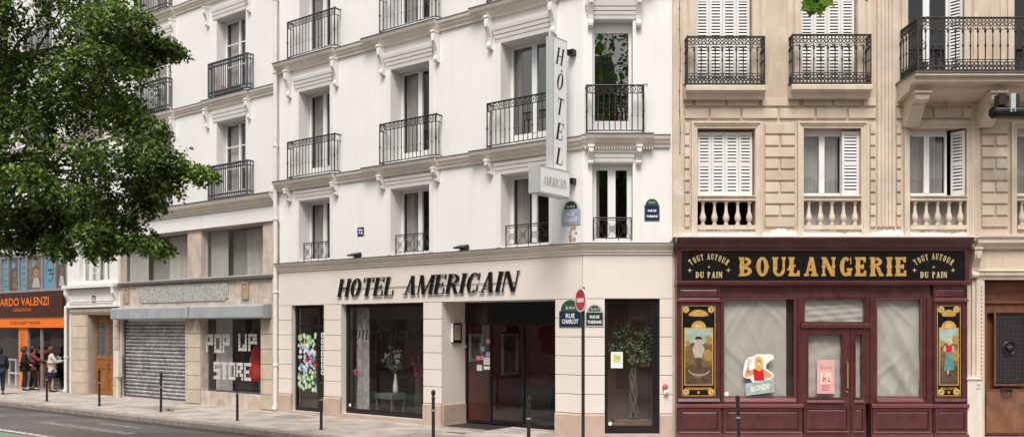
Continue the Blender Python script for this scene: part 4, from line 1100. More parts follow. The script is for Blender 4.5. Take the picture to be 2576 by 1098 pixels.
# ragged white painted flashing above the shop
fl = MB(G, 'flashing_white'); random.seed(21)
top = []; u = gu(1690); ue = gu(2447)
zc = lambda u: 4.50+.03*sin(u*3.1)+.02*sin(u*11)+(.07*math.exp(-((u-gu(1962))/.22)**2))
x = u
while x < ue: top.append((x, zc(x)+random.uniform(-.02,.05))); x += .035
fl.poly([(u,4.375)]+top+[(ue,4.375)], .002, .012); fl.box(u, ue, .012, .30, 4.355, 4.39); fl.build('painted_flashing', stone)

# ================================================================== BAKERY SHOPFRONT
D = .25
bk = thing('bakery_shopfront', 'burgundy panelled wooden bakery shopfront with gold lettering on black', 'shopfront', G.P(7, D, 0))
def bu(p): return G.u(p, D)
def bz(y): return G.z(2000, y, D)
X0, X1 = bu(1702), bu(2437)
co = MB(G, 'burgundy'); zt = bz(598)
co.prof([(.003,bz(627)),(D+.04,bz(627)),(D+.06,bz(620)),(D+.10,bz(612)),(D+.2,bz(602)),(D+.2,zt),(.003,zt)], X0-.02, bu(2440)); co.build('cornice', bk)
sb = MB(G, 'burgundy'); sb.box(X0, bu(1714), .003, D+.03, bz(708), bz(627)-.002); sb.box(bu(2426), X1, .003, D+.03, bz(708), bz(627)-.002)
sb.m('burgundy_light').prof([(.003,bz(717)),(D+.02,bz(717)),(D+.05,bz(714)),(D+.10,bz(709)),(D+.10,bz(706)),(.003,bz(706))], X0-.01, X1+.02)
sb.prof([(D,bz(630)),(D+.03,bz(630)),(D+.03,bz(627)-.003),(D,bz(627)-.003)], bu(1714), bu(2426)); sb.build('sign_frame', bk)
ss = MB(G, 'sign_black'); ss.box(bu(1714)+.002, bu(2426)-.002, .05, D+.005, bz(706)+.002, bz(627)-.005); sboard = ss.build('sign_board', bk)
gl = MB(G, 'gold'); L_, wd = lay('BOULANGERIE', SLAB, .30); u0, u1 = bu(1861), bu(2279); kx = (u1-u0)/wd; z0, z1 = bz(694), bz(646)
for c, x, w, p in L_: gl.polys(p, D+.006, D+.018, lambda a, b, x=x: (u0+(x+a)*kx, z0+b*(z1-z0)))
gl.build('lettering', sboard)
def small(mb, txt, uc, z0, h, d, width, arch=0.0):
    L_, wd = lay(txt, SLAB, .3); kx = width/wd
    for c, x, w, p in L_:
        xc = (x+w/2-wd/2)*kx; zo = arch*(1-(2*xc/width)**2); an = -2*arch*2*xc/(width/2)**2*.5 if arch else 0
        mb.polys(p, d, None, lambda a, b, x=x, w=w: (uc+xc+((a-w/2)*kx)*cos(an)-b*h*sin(an), z0+zo+((a-w/2)*kx)*sin(an)+b*h*cos(an)))
for xa, xb in ((1735, 1832), (2300, 2397)):
    g = MB(G, 'gold_pale'); uc = (bu(xa)+bu(xb))/2; wv = bu(xb)-bu(xa)
    small(g, 'TOUT AUTOUR', uc, bz(667), .13, D+.008, wv*.92, .13); small(g, 'DU PAIN', uc, bz(698), .13, D+.008, wv*.68)
    for du, dz, r in ((-wv*.5,bz(679),.055),(wv*.5,bz(679),.055),(0,bz(671),.035)):
        q = []
        for k in range(8):
            rr = r if k % 2 == 0 else r*.28; q.append((uc+du+rr*cos(k*pi/4), dz+rr*sin(k*pi/4)))
        g.flat(q, D+.008)
    g.build('small_lettering', sboard, recalc=False)
ub = MB(G, 'burgundy'); ub.box(bu(1812), bu(2344), .003, D-.06, bz(747), bz(717)-.002)
ub.prof([(D-.06,bz(747)),(D-.03,bz(747)),(D-.03,bz(742)),(D-.06,bz(740))], bu(1812), bu(2344)); ub.build('fascia', bk)
mb_ = MB(G, 'burgundy')
def panel(mb, a, b, z0, z1, d, w=.055, dep=.028, light=True):
    mb.m('burgundy').frame(a, b, z0, z1, w, d, d+.03)
    mb.box(a+w, b-w, d-.01, d+.004, z0+w, z1-w)
    i = w+.045
    mb.add([(a+w,d+.005,z0+w),(b-w,d+.005,z0+w),(b-w,d+.005,z1-w),(a+w,d+.005,z1-w),(a+i,d+dep,z0+i),(b-i,d+dep,z0+i),(b-i,d+dep,z1-i),(a+i,d+dep,z1-i)], [(0,1,5,4),(1,2,6,5),(2,3,7,6),(3,0,4,7),(4,5,6,7)])
    mb.m('burgundy_light').prof([(d+.03,z0-.002),(d+.05,z0-.002),(d+.04,z0+.02),(d+.03,z0+.024)], a+.01, b-.01); mb.m('burgundy')
# pilasters with painted glass panels
def pilaster(x0, x1, p0, p1, kind):
    a, b = bu(x0), bu(x1)
    mb = MB(G, 'burgundy'); mb.box(a, b, .003, D-.01, bz(1014), bz(717)-.002)
    panel(mb, a+.02, b-.02, bz(752), bz(722), D-.01, .03)
    mb.m('burgundy_light').prof([(D-.01,bz(758)),(D+.05,bz(758)),(D+.05,bz(754)),(D-.01,bz(752))], a, b); mb.m('burgundy')
    mb.prof([(D-.01,bz(1008)),(D+.06,bz(1008)),(D+.03,bz(1001)),(D-.01,bz(1000))], a+.02, b-.02)
    mb.frame(bu(p0)-.06, bu(p1)+.06, bz(996)-.06, bz(766)+.06, .05, D-.01, D+.02)
    pil = mb.build('pilaster', bk)
    t = MB(G, 'sign_black'); c, e, z0, z1 = bu(p0), bu(p1), bz(996), bz(766); t.box(c, e, D-.009, D-.002, z0, z1)
    w = e-c; m = (c+e)/2; dd = D
    t.m('gold')
    t.frame(c+.01, e-.01, z0+.01, z1-.01, .016, D-.002, D+.001); t.frame(c+.04*w+.03, e-.04*w-.03, z0+.24, z1-.49, .022, D-.002, D+.002)
    for sx in (c+.1, e-.1):
        for sz in (z0+.1, z1-.1):
            t.m('gold'); t.disc(sx, sz, .075, .075, D+.0005, 12); t.m('gold_pale').disc(sx, sz, .045, .045, D+.001, 8); t.m('sign_black').disc(sx, sz, .02, .02, D+.0015, 6)
    t.m('gold'); t.polys(arc(m, z1-.30, w*.33, .20, .075, .075, 25, 155, 10), D+.001); t.rect(m-.13, m+.13, z1-.25, z1-.18, D+.0012); t.disc(m, z1-.49, .16, .15, D+.001, 12, 0, pi); t.m('gold_pale').disc(m, z1-.49, .09, .08, D+.0016, 9, 0, pi)
    t.m('gold'); t.rect(c+.10, e-.10, z0+.145, z0+.195, D+.001)
    t.m('sign_black')
    for k in range(11): t.rect(c+.13+k*(w-.26)/11, c+.145+k*(w-.26)/11, z0+.145, z0+.195, D+.0016)
    t.m('gold').disc(m, z0+.09, .03, .03, D+.001, 6)
    pp = t.build('painted_panel', pil, recalc=False)
    # picture: a plain countryside scene with one figure
    a0, a1, q0, q1 = c+.04*w+.052, e-.04*w-.052, z0+.262, z1-.512; H = q1-q0; ww = a1-a0
    f = lambda x, y: (a0+x*ww, q0+y*H)
    t = MB(G, 'art_sky'); dd = D+.003; t.flat([f(0,.55),f(1,.55),f(1,1),f(0,1)], dd)
    t.m('art_field').flat([f(0,.3),f(1,.3),f(1,.72),f(.8,.76),f(.55,.70),f(.3,.76),f(0,.68)], dd+.0004); t.m('art_earth').flat([f(0,0),f(1,0),f(1,.34),f(.6,.30),f(.3,.36),f(0,.32)], dd+.0008)
    t.m('art_tree').disc(*f(.88,.80), .08, .10, dd+.0006, 9); t.disc(*f(.85,.52), .10, .13, dd+.0007, 9); t.disc(*f(.1,.74), .05, .07, dd+.0007, 9)
    if kind == 0:     # man in a shirt with a basket
        t.m('art_earth').flat([f(.36,.22),f(.62,.22),f(.60,.52),f(.40,.52)], dd+.0012); t.m('art_cloth').flat([f(.26,.62),f(.36,.48),f(.62,.48),f(.72,.62),f(.62,.74),f(.36,.74)], dd+.0016)
        t.m('skin_poster').disc(*f(.48,.79), .035, .045, dd+.002, 9); t.m('cloth_black').flat([f(.34,.81),f(.64,.81),f(.56,.86),f(.42,.86)], dd+.0024)
        t.m('art_cloth').polys(arc(*f(.52,.26), ww*.4, H*.1, .02, .02, 180, 350, 9), dd+.0012); t.m('art_field').disc(*f(.5,.16), .14, .05, dd+.0012, 9)
    else:             # woman in a teal skirt and red bodice
        t.m('art_teal').flat([f(.22,.24),f(.80,.26),f(.66,.60),f(.36,.60)], dd+.0012); t.m('sign_red').flat([f(.34,.58),f(.66,.58),f(.68,.70),f(.34,.70)], dd+.0016)
        t.m('art_cloth').disc(*f(.26,.64), .03, .07, dd+.0018, 8); t.disc(*f(.74,.64), .03, .07, dd+.0018, 8); t.m('skin_poster').disc(*f(.5,.77), .035, .045, dd+.002, 9); t.m('hair_poster').disc(*f(.5,.80), .042, .035, dd+.0024, 9)
        t.m('skin_poster').rect(*[f(.40,0)[0], f(.50,0)[0]], f(0,.18)[1], f(0,.25)[1], dd+.0011); t.m('cloth_black').rect(f(.42,0)[0], f(.62,0)[0], f(0,.15)[1], f(0,.18)[1], dd+.0013)
    t.build('painted_scene', pil, recalc=False)
pilaster(1703, 1812, 1714, 1801, 0); pilaster(2347, 2434, 2356, 2418, 1)
# frames around the glazing
g1 = (bu(1820), bu(2002)); g2 = (bu(2206), bu(2321)); dz0, dz1 = bz(999), bz(748)
for a, b, u in ((bu(1812), g1[0], bu(1816)), (g1[1], bu(2023), bu(2010)), (bu(2179), g2[0], bu(2192)), (g2[1], bu(2347), bu(2334))):
    MB(G, 'burgundy').box(a, b, .003, D-.03, bz(1014), bz(747)-.002).box(u-.018, u+.018, D-.03, D+.01, bz(1014), bz(747)).build('window_post', bk)
for a, b in (g1, g2):
    s = MB(G, 'burgundy_light'); s.prof([(.003,bz(1014)+.002),(D+.02,bz(1014)+.002),(D+.05,bz(1008)),(D-.0,bz(1000)),(.003,bz(999))], a, b); s.frame(a, b, dz0+.003, dz1, .025, D-.08, D-.035); f_ = s.build('shop_window', bk)
    MB(G, 'shop_glass').rect(a+.02, b-.02, dz0+.02, dz1-.02, D-.06).build('pane', f_, recalc=False)
    # crumpled sheet hung behind the glass
    nx, nz = 40, 50; pts = []; random.seed(int(a*10)); r1 = a-.02; r2 = b-(.16 if a == g1[0] else .0)
    folds = [(random.uniform(r1,r2), random.uniform(dz0,dz1), random.uniform(-1.2,1.2), random.uniform(.03,.12), random.uniform(-.02,.035)) for _ in range(26)]
    if a == g2[0]: folds += [(r1+.6,dz0+1.3,-.62,.16,.09),(r1+.5,dz0+.6,-.66,.12,.07),(r1+.3,dz0+1.7,-.6,.1,-.05),(r1+.9,dz0+.7,-.55,.14,.06)]
    for j in range(nz+1):
        for i in range(nx+1):
            u = r1+(r2-r1)*i/nx; z = dz0+(dz1-dz0)*j/nz; o = 0
            for fu, fz, sl, wd2, am in folds:
                dl = ((u-fu)-(z-fz)*sl); al = (z-fz)+(u-fu)*sl
                o += am*math.exp(-(dl/wd2)**2)*math.exp(-(al/.7)**2)
            pts.append((u, D-.17+o*.8, z))
    MB(G, 'paper').add(pts, [(j*(nx+1)+i, j*(nx+1)+i+1, (j+1)*(nx+1)+i+1, (j+1)*(nx+1)+i) for j in range(nz) for i in range(nx)]).build('paper_sheet', f_, smooth=True, recalc=False)
MB(G, 'room_dark').rect(bu(1812), bu(2347), .02, bz(730), .006).build('dark_backing', bk, recalc=False)
# door bay
db = MB(G, 'burgundy'); a, b = bu(2023), bu(2179)
db.frame(a+.002, b-.002, bz(811), bz(748), .025, D-.1, D-.04); db.m('burgundy_light').prof([(.003,bz(824)),(D+.0,bz(824)),(D+.06,bz(816)),(D+.06,bz(812)),(.003,bz(811)-.002)], bu(2014), bu(2188)); tr = db.build('transom', bk)
MB(G, 'shop_glass').rect(a+.02, b-.02, bz(810), bz(749), D-.07).build('pane', tr, recalc=False)
def paper_flat(u0, u1, z0, z1, par):
    n = 14; pts = []
    for j in range(n+1):
        for i in range(n+1): pts.append((u0+(u1-u0)*i/n, .1+.012*sin(i*1.3+j*.8)+.01*sin(j*1.9-i*.4), z0+(z1-z0)*j/n))
    MB(G, 'paper').add(pts, [(j*(n+1)+i, j*(n+1)+i+1, (j+1)*(n+1)+i+1, (j+1)*(n+1)+i) for j in range(n) for i in range(n)]).build('paper_sheet', par, smooth=True, recalc=False)
paper_flat(a, b, bz(811), bz(748), tr)
dr = MB(G, 'burgundy'); z0, z1 = .04, bz(825)
m0 = bu(2140); ga = (bu(2035), bu(2118)); gb = (bu(2154), bu(2168)); gz0, gz1 = bz(999), bz(841)
for (c, e), (p, q), nm in (((a, m0-.004), ga, 'door'), ((m0+.004, b), gb, 'door')):
    dr = MB(G, 'burgundy'); dr.box(c+.003, p, D-.08, D-.03, .04, z1); dr.box(q, e-.003, D-.08, D-.03, .04, z1); dr.box(p, q, D-.08, D-.03, gz1, z1); dr.box(p, q, D-.08, D-.03, .04, gz0)
    dr.frame(p-.04, q+.04, gz0-.04, gz1+.04, .03, D-.03, D-.0); dr.m('burgundy_light').prof([(D-.03,gz0-.10),(D+.02,gz0-.10),(D-.0,gz0-.05),(D-.03,gz0-.045)], p-.05, q+.05); dr.m('burgundy')
    panel(dr, c+.04, e-.04, .16, bz(1024), D-.03, .03)
    d_ = dr.build('door', bk); MB(G, 'shop_glass').rect(p, q, gz0, gz1, D-.06).build('pane', d_, recalc=False); paper_flat(p-.02, q+.02, gz0, gz1, d_)
    if q == ga[1]:
        h = MB(G, 'brass'); u = bu(2131); h.tube([(u,D-.03,bz(975)),(u,D+.04,bz(975)),(u,D+.04,bz(910)),(u,D-.03,bz(910))], .018, 6); h.lathe(u, D-.005, bz(980)-.06, [(.01,0),(.028,.015),(.028,.035),(.01,.05)], 8); h.build('door_handle', d_)
# base panels
for x0, x1 in ((1703,1816),(1818,2019),(2192,2346),(2349,2436)):
    c, e = bu(x0), bu(x1); p = MB(G, 'burgundy'); p.box(c, e, .003, D-.012, .0, bz(1024)-.002); panel(p, c+.03, e-.03, .14, bz(1026), D-.012, .06)
    p.m('burgundy_light').prof([(.003,bz(1024)),(D+.04,bz(1024)),(D+.05,bz(1018)),(D+.02,bz(1014)-.002),(.003,bz(1014)-.002)], c-.004, e+.004)
    p.prof([(D-.012,.0),(D+.05,.0),(D+.05,.10),(D-.012,.125)], c, e); p.build('base_panel', bk)
SKY, SUN = 0.15, 3.55
# ================================================================== SIGNS
sg = thing('hotel_wall_sign', 'raised black slanted letters HOTEL AMERICAIN on the cream hotel fascia', 'sign', M.P(-4.8, .1, 3.24))
L_, wd = lay('HOTEL AMERICAIN', DID, .17)
u0, u1 = M.u(848,.1), M.u(1303,.1); kx = (u1-u0-.11)/wd
MATS['letter_side'] = MATS['letter_grey']
for c, x, w, p in L_:
    if not p: continue
    mb = MB(M, 'sign_black'); mb.polys(p, .062, .095, lambda a, b, x=x: (u0+(x+a)*kx+.125*b, 3.24+.475*b))
    mb.m('letter_grey'); cx = (x+w/2)*kx+u0+.06
    for zz in (3.36, 3.58): mb.tube([(cx-.0,.041,zz),(cx-.0,.063,zz)], .008, 4)
    mb.build('letter', sg)
MB(M, 'letter_grey').tube([(u0+.05,.06,3.46),(u1-.05,.06,3.46)], .009, 4).build('mounting_rail', sg)
# projecting double sign
UW = M.u(1450)
S = Frame(M.P(UW, 0, 0)[:2], (-M.N[0], -M.N[1]), M.U)
hs = thing('projecting_sign', 'tall white projecting sign reading HOTEL with a wider AMERICAIN box below', 'sign', S.P(-.6, 0, 5.2))
mb = MB(S, 'sign_white'); mb.box(-.885, -.375, -.17, 0, 5.78, 8.60); 
mb.m('sign_grey').box(-.90, -.886, -.175, .004, 5.78, 8.605); mb.frame(-.885, -.375, 5.79, 8.60, .014, .0005, .006); mb.build('upper_box', hs)
mb = MB(S, 'sign_white'); mb.box(-1.44, -.345, -.22, .05, 5.22, 5.77); mb.m('sign_grey').box(-1.46, -1.441, -.226, .056, 5.21, 5.775); mb.box(-1.44, -.345, -.224, .054, 5.20, 5.219); mb.frame(-1.44, -.345, 5.221, 5.77, .014, .0505, .056); mb.build('lower_box', hs)
t = MB(S, 'sign_black')
for i, c in enumerate('HÔTEL'):
    w, p = glyph(c, DID); k = .26/max(w,.5)*.86
    t.polys(p, .004, None, lambda a, b, w=w, k=k, i=i: (-.63+(a-w/2)*k+.085*(b-.5), 8.03-.535*i+.36*b))
t.build('lettering', hs, recalc=False)
t = MB(S, 'letter_grey'); L_, wd = lay('AMERICAIN', DID, .17); k = .86/wd
for c, x, w, p in L_: t.polys(p, .056, None, lambda a, b, x=x: (-1.335+(x+a)*k+.03*b, 5.38+.19*b))
t.build('lettering', hs, recalc=False)
for z in (8.44, 5.62):
    mb = MB(S, 'frame_black'); mb.box(-.374 if z > 6 else -.343, -.06, -.10, -.06, z-.03, z+.03); mb.box(-.14, -.002, -.16, 0, z-.06, z+.06); mb.build('bracket', hs)
# enamel street plates
def plate(F, u0, u1, z0, z1, d, label, body, edge, rows, arch='enamel_green', ink='letter_white', top='3e Arrt'):
    t = thing('street_name_plate', label, 'street sign', F.P((u0+u1)/2, d, z0), 'enamel street name plates on the hotel')
    w = u1-u0; zs = z1-w*.42; m = (u0+u1)/2
    def out(i): return [(u0+i,z0+i),(u1-i,z0+i),(u1-i,zs)]+[(m+(w/2-i*1.2)*cos(a*pi/12)*.86, zs+(w*.42-i)*sin(a*pi/12)) for a in range(0,13)]+[(u0+i,zs)]
    mb = MB(F, edge); mb.poly(out(0), d, d+.012); mb.build('backing', t)
    mb = MB(F, body); mb.rect(u0+.025, u1-.025, z0+.025, zs-.012, d+.014); mb.m(arch).flat([(m+(w/2-.05)*cos(a*pi/12)*.84, zs+.012+(w*.42-.04)*sin(a*pi/12)) for a in range(13)], d+.014); mb.build('enamel', t, recalc=False)
    tx = MB(F, ink); text(tx, top, m, zs+.04, w*.13, d+.0165, width=w*.42)
    for i, (s, h, ww) in enumerate(rows): text(tx, s, m, z0+(zs-z0)*(.58-.36*i), h*w*.85, d+.0165, width=w*ww*.92, bold=.003)
    tx.build('lettering', t, recalc=False)
def mz(p, y, d=0): return M.z(p, y, d)
plate(M, M.u(1413), M.u(1461), 4.67, 5.22, .003, 'pale blue worn street plate RUE CHARLOT under the projecting sign', 'enamel_faded', 'sign_grey', (('RUE',.2,.42),('CHARLOT',.2,.75)), 'enamel_dark')
plate(M, M.u(1407,.05), M.u(1463,.05), 2.42, 3.02, .045, 'dark blue green-edged street plate RUE CHARLOT partly behind the no entry sign', 'enamel_blue', 'enamel_green', (('RUE',.19,.42),('CHARLOT',.19,.78)))
plate(G, G.u(1621), G.u(1659), 4.74, 5.22, .003, 'small blue street plate RUE DE TURENNE high beside the right hotel window', 'enamel_blue', 'enamel_green', (('RUE DE',.16,.6),('TURENNE',.16,.8)))
plate(G, G.u(1472,.05), G.u(1519,.05), 2.43, 2.92, .045, 'dark street plate RUE DE TURENNE right of the no entry pole', 'enamel_dark', 'sign_grey', (('RUE DE',.17,.55),('TURENNE',.18,.8)))
def number(F, u, z, w, s, d, label):
    t = thing('house_number_plate', label, 'number plate', F.P(u, d, z))
    MB(F, 'enamel_blue').box(u-w/2, u+w/2, d, d+.012, z, z+w*.95).build('enamel', t)
    tx = MB(F, 'letter_white'); text(tx, s, u, z+w*.22, w*.52, d+.0135, width=w*.62, bold=.006); tx.build('lettering', t, recalc=False)
number(M, M.u(908), mz(908, 593), .24, '72', .003, 'blue enamel house number plate between hotel windows')
number(M, M.u(241), mz(241, 759), .24, '70', .074, 'blue house number plate above the wooden door')
# no entry sign on its brown pole
ns = thing('no_entry_sign', 'red no entry sign on a slim brown pole before the hotel corner', 'traffic sign', (1.40, 18.0, 0))
NE = Frame((1.40, 18.0), (.39, -.92), (-.92, -.39))
MB(W, 'pole_brown').tube([(1.40,18.0,0),(1.40,18.0,3.2)], .034, 10).build('pole', ns, smooth=False)
m_ = MB(NE, 'letter_white'); c = [(.235*cos(i*pi/16), 2.95+.235*sin(i*pi/16)) for i in range(32)]; m_.poly(c, .04, .062); m_.box(-.04,.04,-.04,.04,2.85,3.05); m_.build('rim', ns)
dk = MB(NE, 'sign_red'); dk.disc(0, 2.95, .208, .208, .0635, 32); disc = dk.build('disc', ns, recalc=False)
b_ = MB(NE, 'letter_white'); b_.rect(-.15, .15, 2.905, 2.985, .0645); b_.m('photo_warm').rect(-.025, .025, 2.77, 2.88, .0645); b_.build('bar', disc, recalc=False)

# ================================================================== STREET FURNITURE
def bollard_mesh(root):
    b = MB(W, 'bollard_dark'); b.lathe(0, 0, 0, [(.05,0),(.05,.02),(.036,.03),(.034,.68),(.044,.69),(.044,.73),(.034,.74),(.034,.94),(.040,.95),(.040,.975),(.028,.985)], 10); b.build('post', root)
    MB(W, 'bollard_pale').lathe(0, 0, 0, [(.0445,.695),(.0452,.71),(.0445,.725)], 10).build('collar', root)
    MB(W, 'bollard_dark').lathe(0, 0, 0, [(.026,.98),(.026,1.02),(.042,1.03),(.046,1.07),(.040,1.11),(.02,1.13)], 10).build('finial', root)
bl = [(118,30.0,'in front of the brown salon shopfront'), (250,28.2,'in front of the wooden entrance door'), (405,26.2,'in front of the roller shutter'), (597,23.75,'in front of the POP UP STORE window'),
      (808,21.6,'in front of the sticker-covered hotel door'), (1090,18.8,'between lobby window and hotel porch'), (1330,17.1,'in front of the glazed hotel entrance'), (1860,17.3,'leaning slightly in front of the bakery')]
proto_b = None
for px, Y, w in bl:
    x = (px-CX)/FPX*Y
    if proto_b is None:
        proto_b = thing('bollard', '', 'bollard', (0,0,0)); bollard_mesh(proto_b); b = proto_b
    else: b = copy_tree(proto_b)
    b.location = (x, Y, 0); b['label'] = 'dark metal bollard '+w; b['group'] = 'bollards along the kerb'
    if px == 1860: b.rotation_euler = (0, radians(-1.8), 0)
# floodlights on the hotel ledge
for px, w in ((892, 'left'), (1161, 'right')):
    u = M.u(px,.12); z = Zf+.25
    t = thing('floodlight', 'small black floodlight on the hotel ledge, '+('nearer the downpipe' if w == 'left' else 'above the word AMERICAIN'), 'floodlight', M.P(u,.1,z), 'floodlights on the hotel ledge')
    mb = MB(M, 'frame_black'); mb.prof([(.0,z+.06),(.02,z+.16),(.26,z+.09),(.26,z+.05)], u-.15, u+.15); mb.build('lamp_head', t, bevel=.01)
    MB(M, 'iron_grey').tube([(u,.09,z-.01),(u,.09,z+.07)], .012, 5).build('stem', t)
# alarm light on the hotel pier
u = G.u(1675,.05); t = thing('alarm_lamp', 'small red and white alarm lamp on the pier beside the bakery', 'lamp', G.P(u,.05,zG(990)))
mb = MB(G, 'letter_white'); mb.box(u-.05,u+.05,.041,.11,zG(990),zG(977)); mb.m('sign_grey').box(u-.03,u+.04,.11,.118,zG(989),zG(983)); mb.build('base', t, bevel=.006)
MB(G, 'petal_pink').lathe(u-.02,.08,zG(977),[(.045,0),(.06,.03),(.055,.08),(.03,.11)],10).build('lamp_cover', t, smooth=True)
# porch plaque
P_ = Frame(M.P(o3[0]+.002, 0, 0)[:2], (-M.N[0], -M.N[1]), M.U)
t = thing('porch_plaque', 'dark rectangular plaque on the side wall of the hotel porch', 'plaque', P_.P(.5,0,2.03))
mb = MB(P_, 'sign_black'); mb.box(.33,.66,0,.05,2.03,2.52); mb.m('room_brown').rect(.37,.62,2.1,2.48,.052); mb.m('letter_white').box(.315,.329,0,.055,2.05,2.52); mb.build('plaque_board', t, recalc=False)
MB(P_, 'sign_grey').box(.80,.86,0,.05,1.9,1.98).build('door_bell', t)
# white cabinet beside the bakery and beige box beside the wooden door
mb = MB(G, 'cabinet'); a, b = G.u(2434,.25), G.u(2471,.25); mb.box(a,b,.003,.25,.0,1.28); mb.prof([(.003,1.282),(.27,1.282),(.28,1.30),(.003,1.34)], a-.02, b+.02)
mb.m('letter_grey').box(b-.12,b-.04,.25,.256,1.16,1.19); mb.box(b-.12,b-.04,.25,.256,1.08,1.11)
settag(mb.build('utility_cabinet', bevel=.006), 'cream utility cabinet against the stone wall right of the bakery', 'cabinet')
mb = MB(M, 'cabinet'); a, b = M.u(287,.2), M.u(299,.2); mb.box(a,b,.075,.22,.72,1.62); mb.box(a+.1,b-.1,.075,.18,0,.72)
settag(mb.build('meter_box', bevel=.006), 'narrow beige meter box right of the wooden entrance door', 'box')
# dark lamp bar hung below the right balcony
t = thing('wall_lamp', 'dark bar lamp on a grey bracket below the balcony at the upper right edge', 'lamp', G.P(G.u(2560,1.0),1.0,6.75))
D = 1.0; z0 = G.z(2540,298,D); z1 = G.z(2540,268,D); a = G.u(2497,D); zc = (z0+z1)/2
mb = MB(G, 'frame_black'); mb.tube([(a,D,zc),(a+1.6,D,zc)], (z1-z0)/2, 14); mb.tube([(a-.03,D,zc),(a,D,zc)], (z1-z0)/2*.85, 14); mb.m('iron_grey').tube([(a+.02,D+.09,zc+.05),(a+1.6,D+.09,zc+.05)], .025, 6); mb.build('lamp_body', t)
mb = MB(G, 'sign_grey'); x = G.u(2539,D); mb.box(x-.05,x+.05,D+.08,D+.16,zc-.02,zc+.36); mb.m('iron_grey').box(x-.04,x+.04,.04,D+.08,zc+.26,zc+.34); mb.tube([(x-.0,D+.17,zc-.02),(x,D+.17,zc+.04)], .03, 8); mb.build('bracket', t)
for a, b in ((x-.26,x-.09),(x+.09,x+.16)): MB(G, 'room_dark').box(a,b,D-.1,D+.1,zc+.14,zc+.36).build('driver_box', t)
# porch mat, drain slots
mb = MB(M, 'sofa'); a, b = o3[0]+.1, M.u(1236,0); mb.box(a,b,-.78,.12,.001,.012); mb.m('zinc_light').frame(a,b,-.0,.0,.0,.0,.0) if 0 else None
mb.m('zinc_light').box(a,b,.122,.42,.001,.009); settag(mb.build('entrance_mat'), 'dark mat with a grey ramp at the hotel porch', 'mat')
mb = MB(M, 'iron_black'); a = M.u(1128,.95); mb.box(a,a+.55,.95,1.03,.001,.005); settag(mb.build('drain_slot'), 'short dark drain slot in the pavement before the porch', 'drain')
# ================================================================== STICKERS, POSTERS, LETTERING ON GLASS
d = -.872
for (xa,xb,ya,yb,m1,lab) in ((1215,1232,898,916,'letter_white','white printed notice on the hotel entrance glass'),(1215,1232,920,928,'petal_white','narrow white strip notice under the printed notice'),(1198,1211,916,931,'curtain_white','grey square notice left of the white notices'),
    (1196,1207,894,904,'pink','left pink sticker beside the white notice'),(1209,1217,894,904,'pink','right pink sticker beside the white notice'),(1209,1217,871,882,'sky_blue_poster','blue sticker on the entrance glass'),(1221,1231,852,863,'pink','pink round sticker, topmost on the entrance glass'),(1221,1231,884,896,'enamel_faded','small grey blue card above the white notice')):
    e = -.845; u0, u1 = M.u(xa,e), M.u(xb,e); z0, z1 = M.z(xa,yb,e), M.z(xa,ya,e)
    mb = MB(M, m1); mb.box(u0,u1,e-.028,e-.024,z0,z1)
    if m1 == 'letter_white':
        mb.m('letter_grey')
        for k in range(4): mb.rect(u0+.02,u1-.02-.02*(k%2),z1-.05-.045*k,z1-.035-.045*k,e-.0225)
    settag(mb.build('door_sticker', recalc=False), lab, 'sticker', 'stickers on the hotel entrance glass')
# leafy coloured decal on the narrow door
random.seed(31); e = -.1
u0, u1 = M.u(748,e), M.u(794,e); z0, z1 = M.z(770,988,e), M.z(770,836,e)
mb = MB(M, 'sticker_green'); dd = e-.026
for i in range(150):
    u, z = random.uniform(u0+.02,u1-.02), random.uniform(z0+.04,z1-.04); f = (z-z0)/(z1-z0)
    if f > .78: k = ['sticker_green','sticker_mint','sticker_mint','petal_white'][i%4]
    elif f > .38: k = ['sticker_blue','petal_white','sticker_lilac','sticker_red','petal_white','sticker_lilac'][i%6]
    else: k = ['sticker_green','sticker_mint','petal_white','sticker_mint'][i%4]
    if f < .1 and u < u0+.2: continue
    mb.m(k); r = random.uniform(.035,.065)
    if k in ('sticker_blue','sticker_red','sticker_lilac'): mb.disc(u,z,r*1.1,r*1.1,dd,10)
    else:
        q = []
        for j in range(15):
            rr = r*(1.15 if j % 3 else .5); q.append((u+rr*cos(j*2*pi/15+i), z+rr*sin(j*2*pi/15+i)))
        mb.flat(q, dd)
    dd += .00008
mb.m('sticker_yellow').flat([(u0+.26,z1-.28),(u0+.32,z1-.28),(u0+.31,z1-.16)], dd)
settag(mb.build('door_decal', recalc=False), 'collage of green, white, blue and red cut-out stickers on the narrow hotel door', 'decal')
mb = MB(M, 'petal_white'); e = -.095
for k in range(7):
    z = M.z(808,842+15.5*k,e); mb.m('petal_white').rect(M.u(806,e),M.u(816,e),z-.07,z+.07,e-.024); mb.m('sign_black').rect(M.u(809,e),M.u(811.5,e),z-.045,z+.045,e-.0235)
settag(mb.build('glass_lettering', recalc=False), 'column of white letter squares on the narrow door edge', 'lettering')
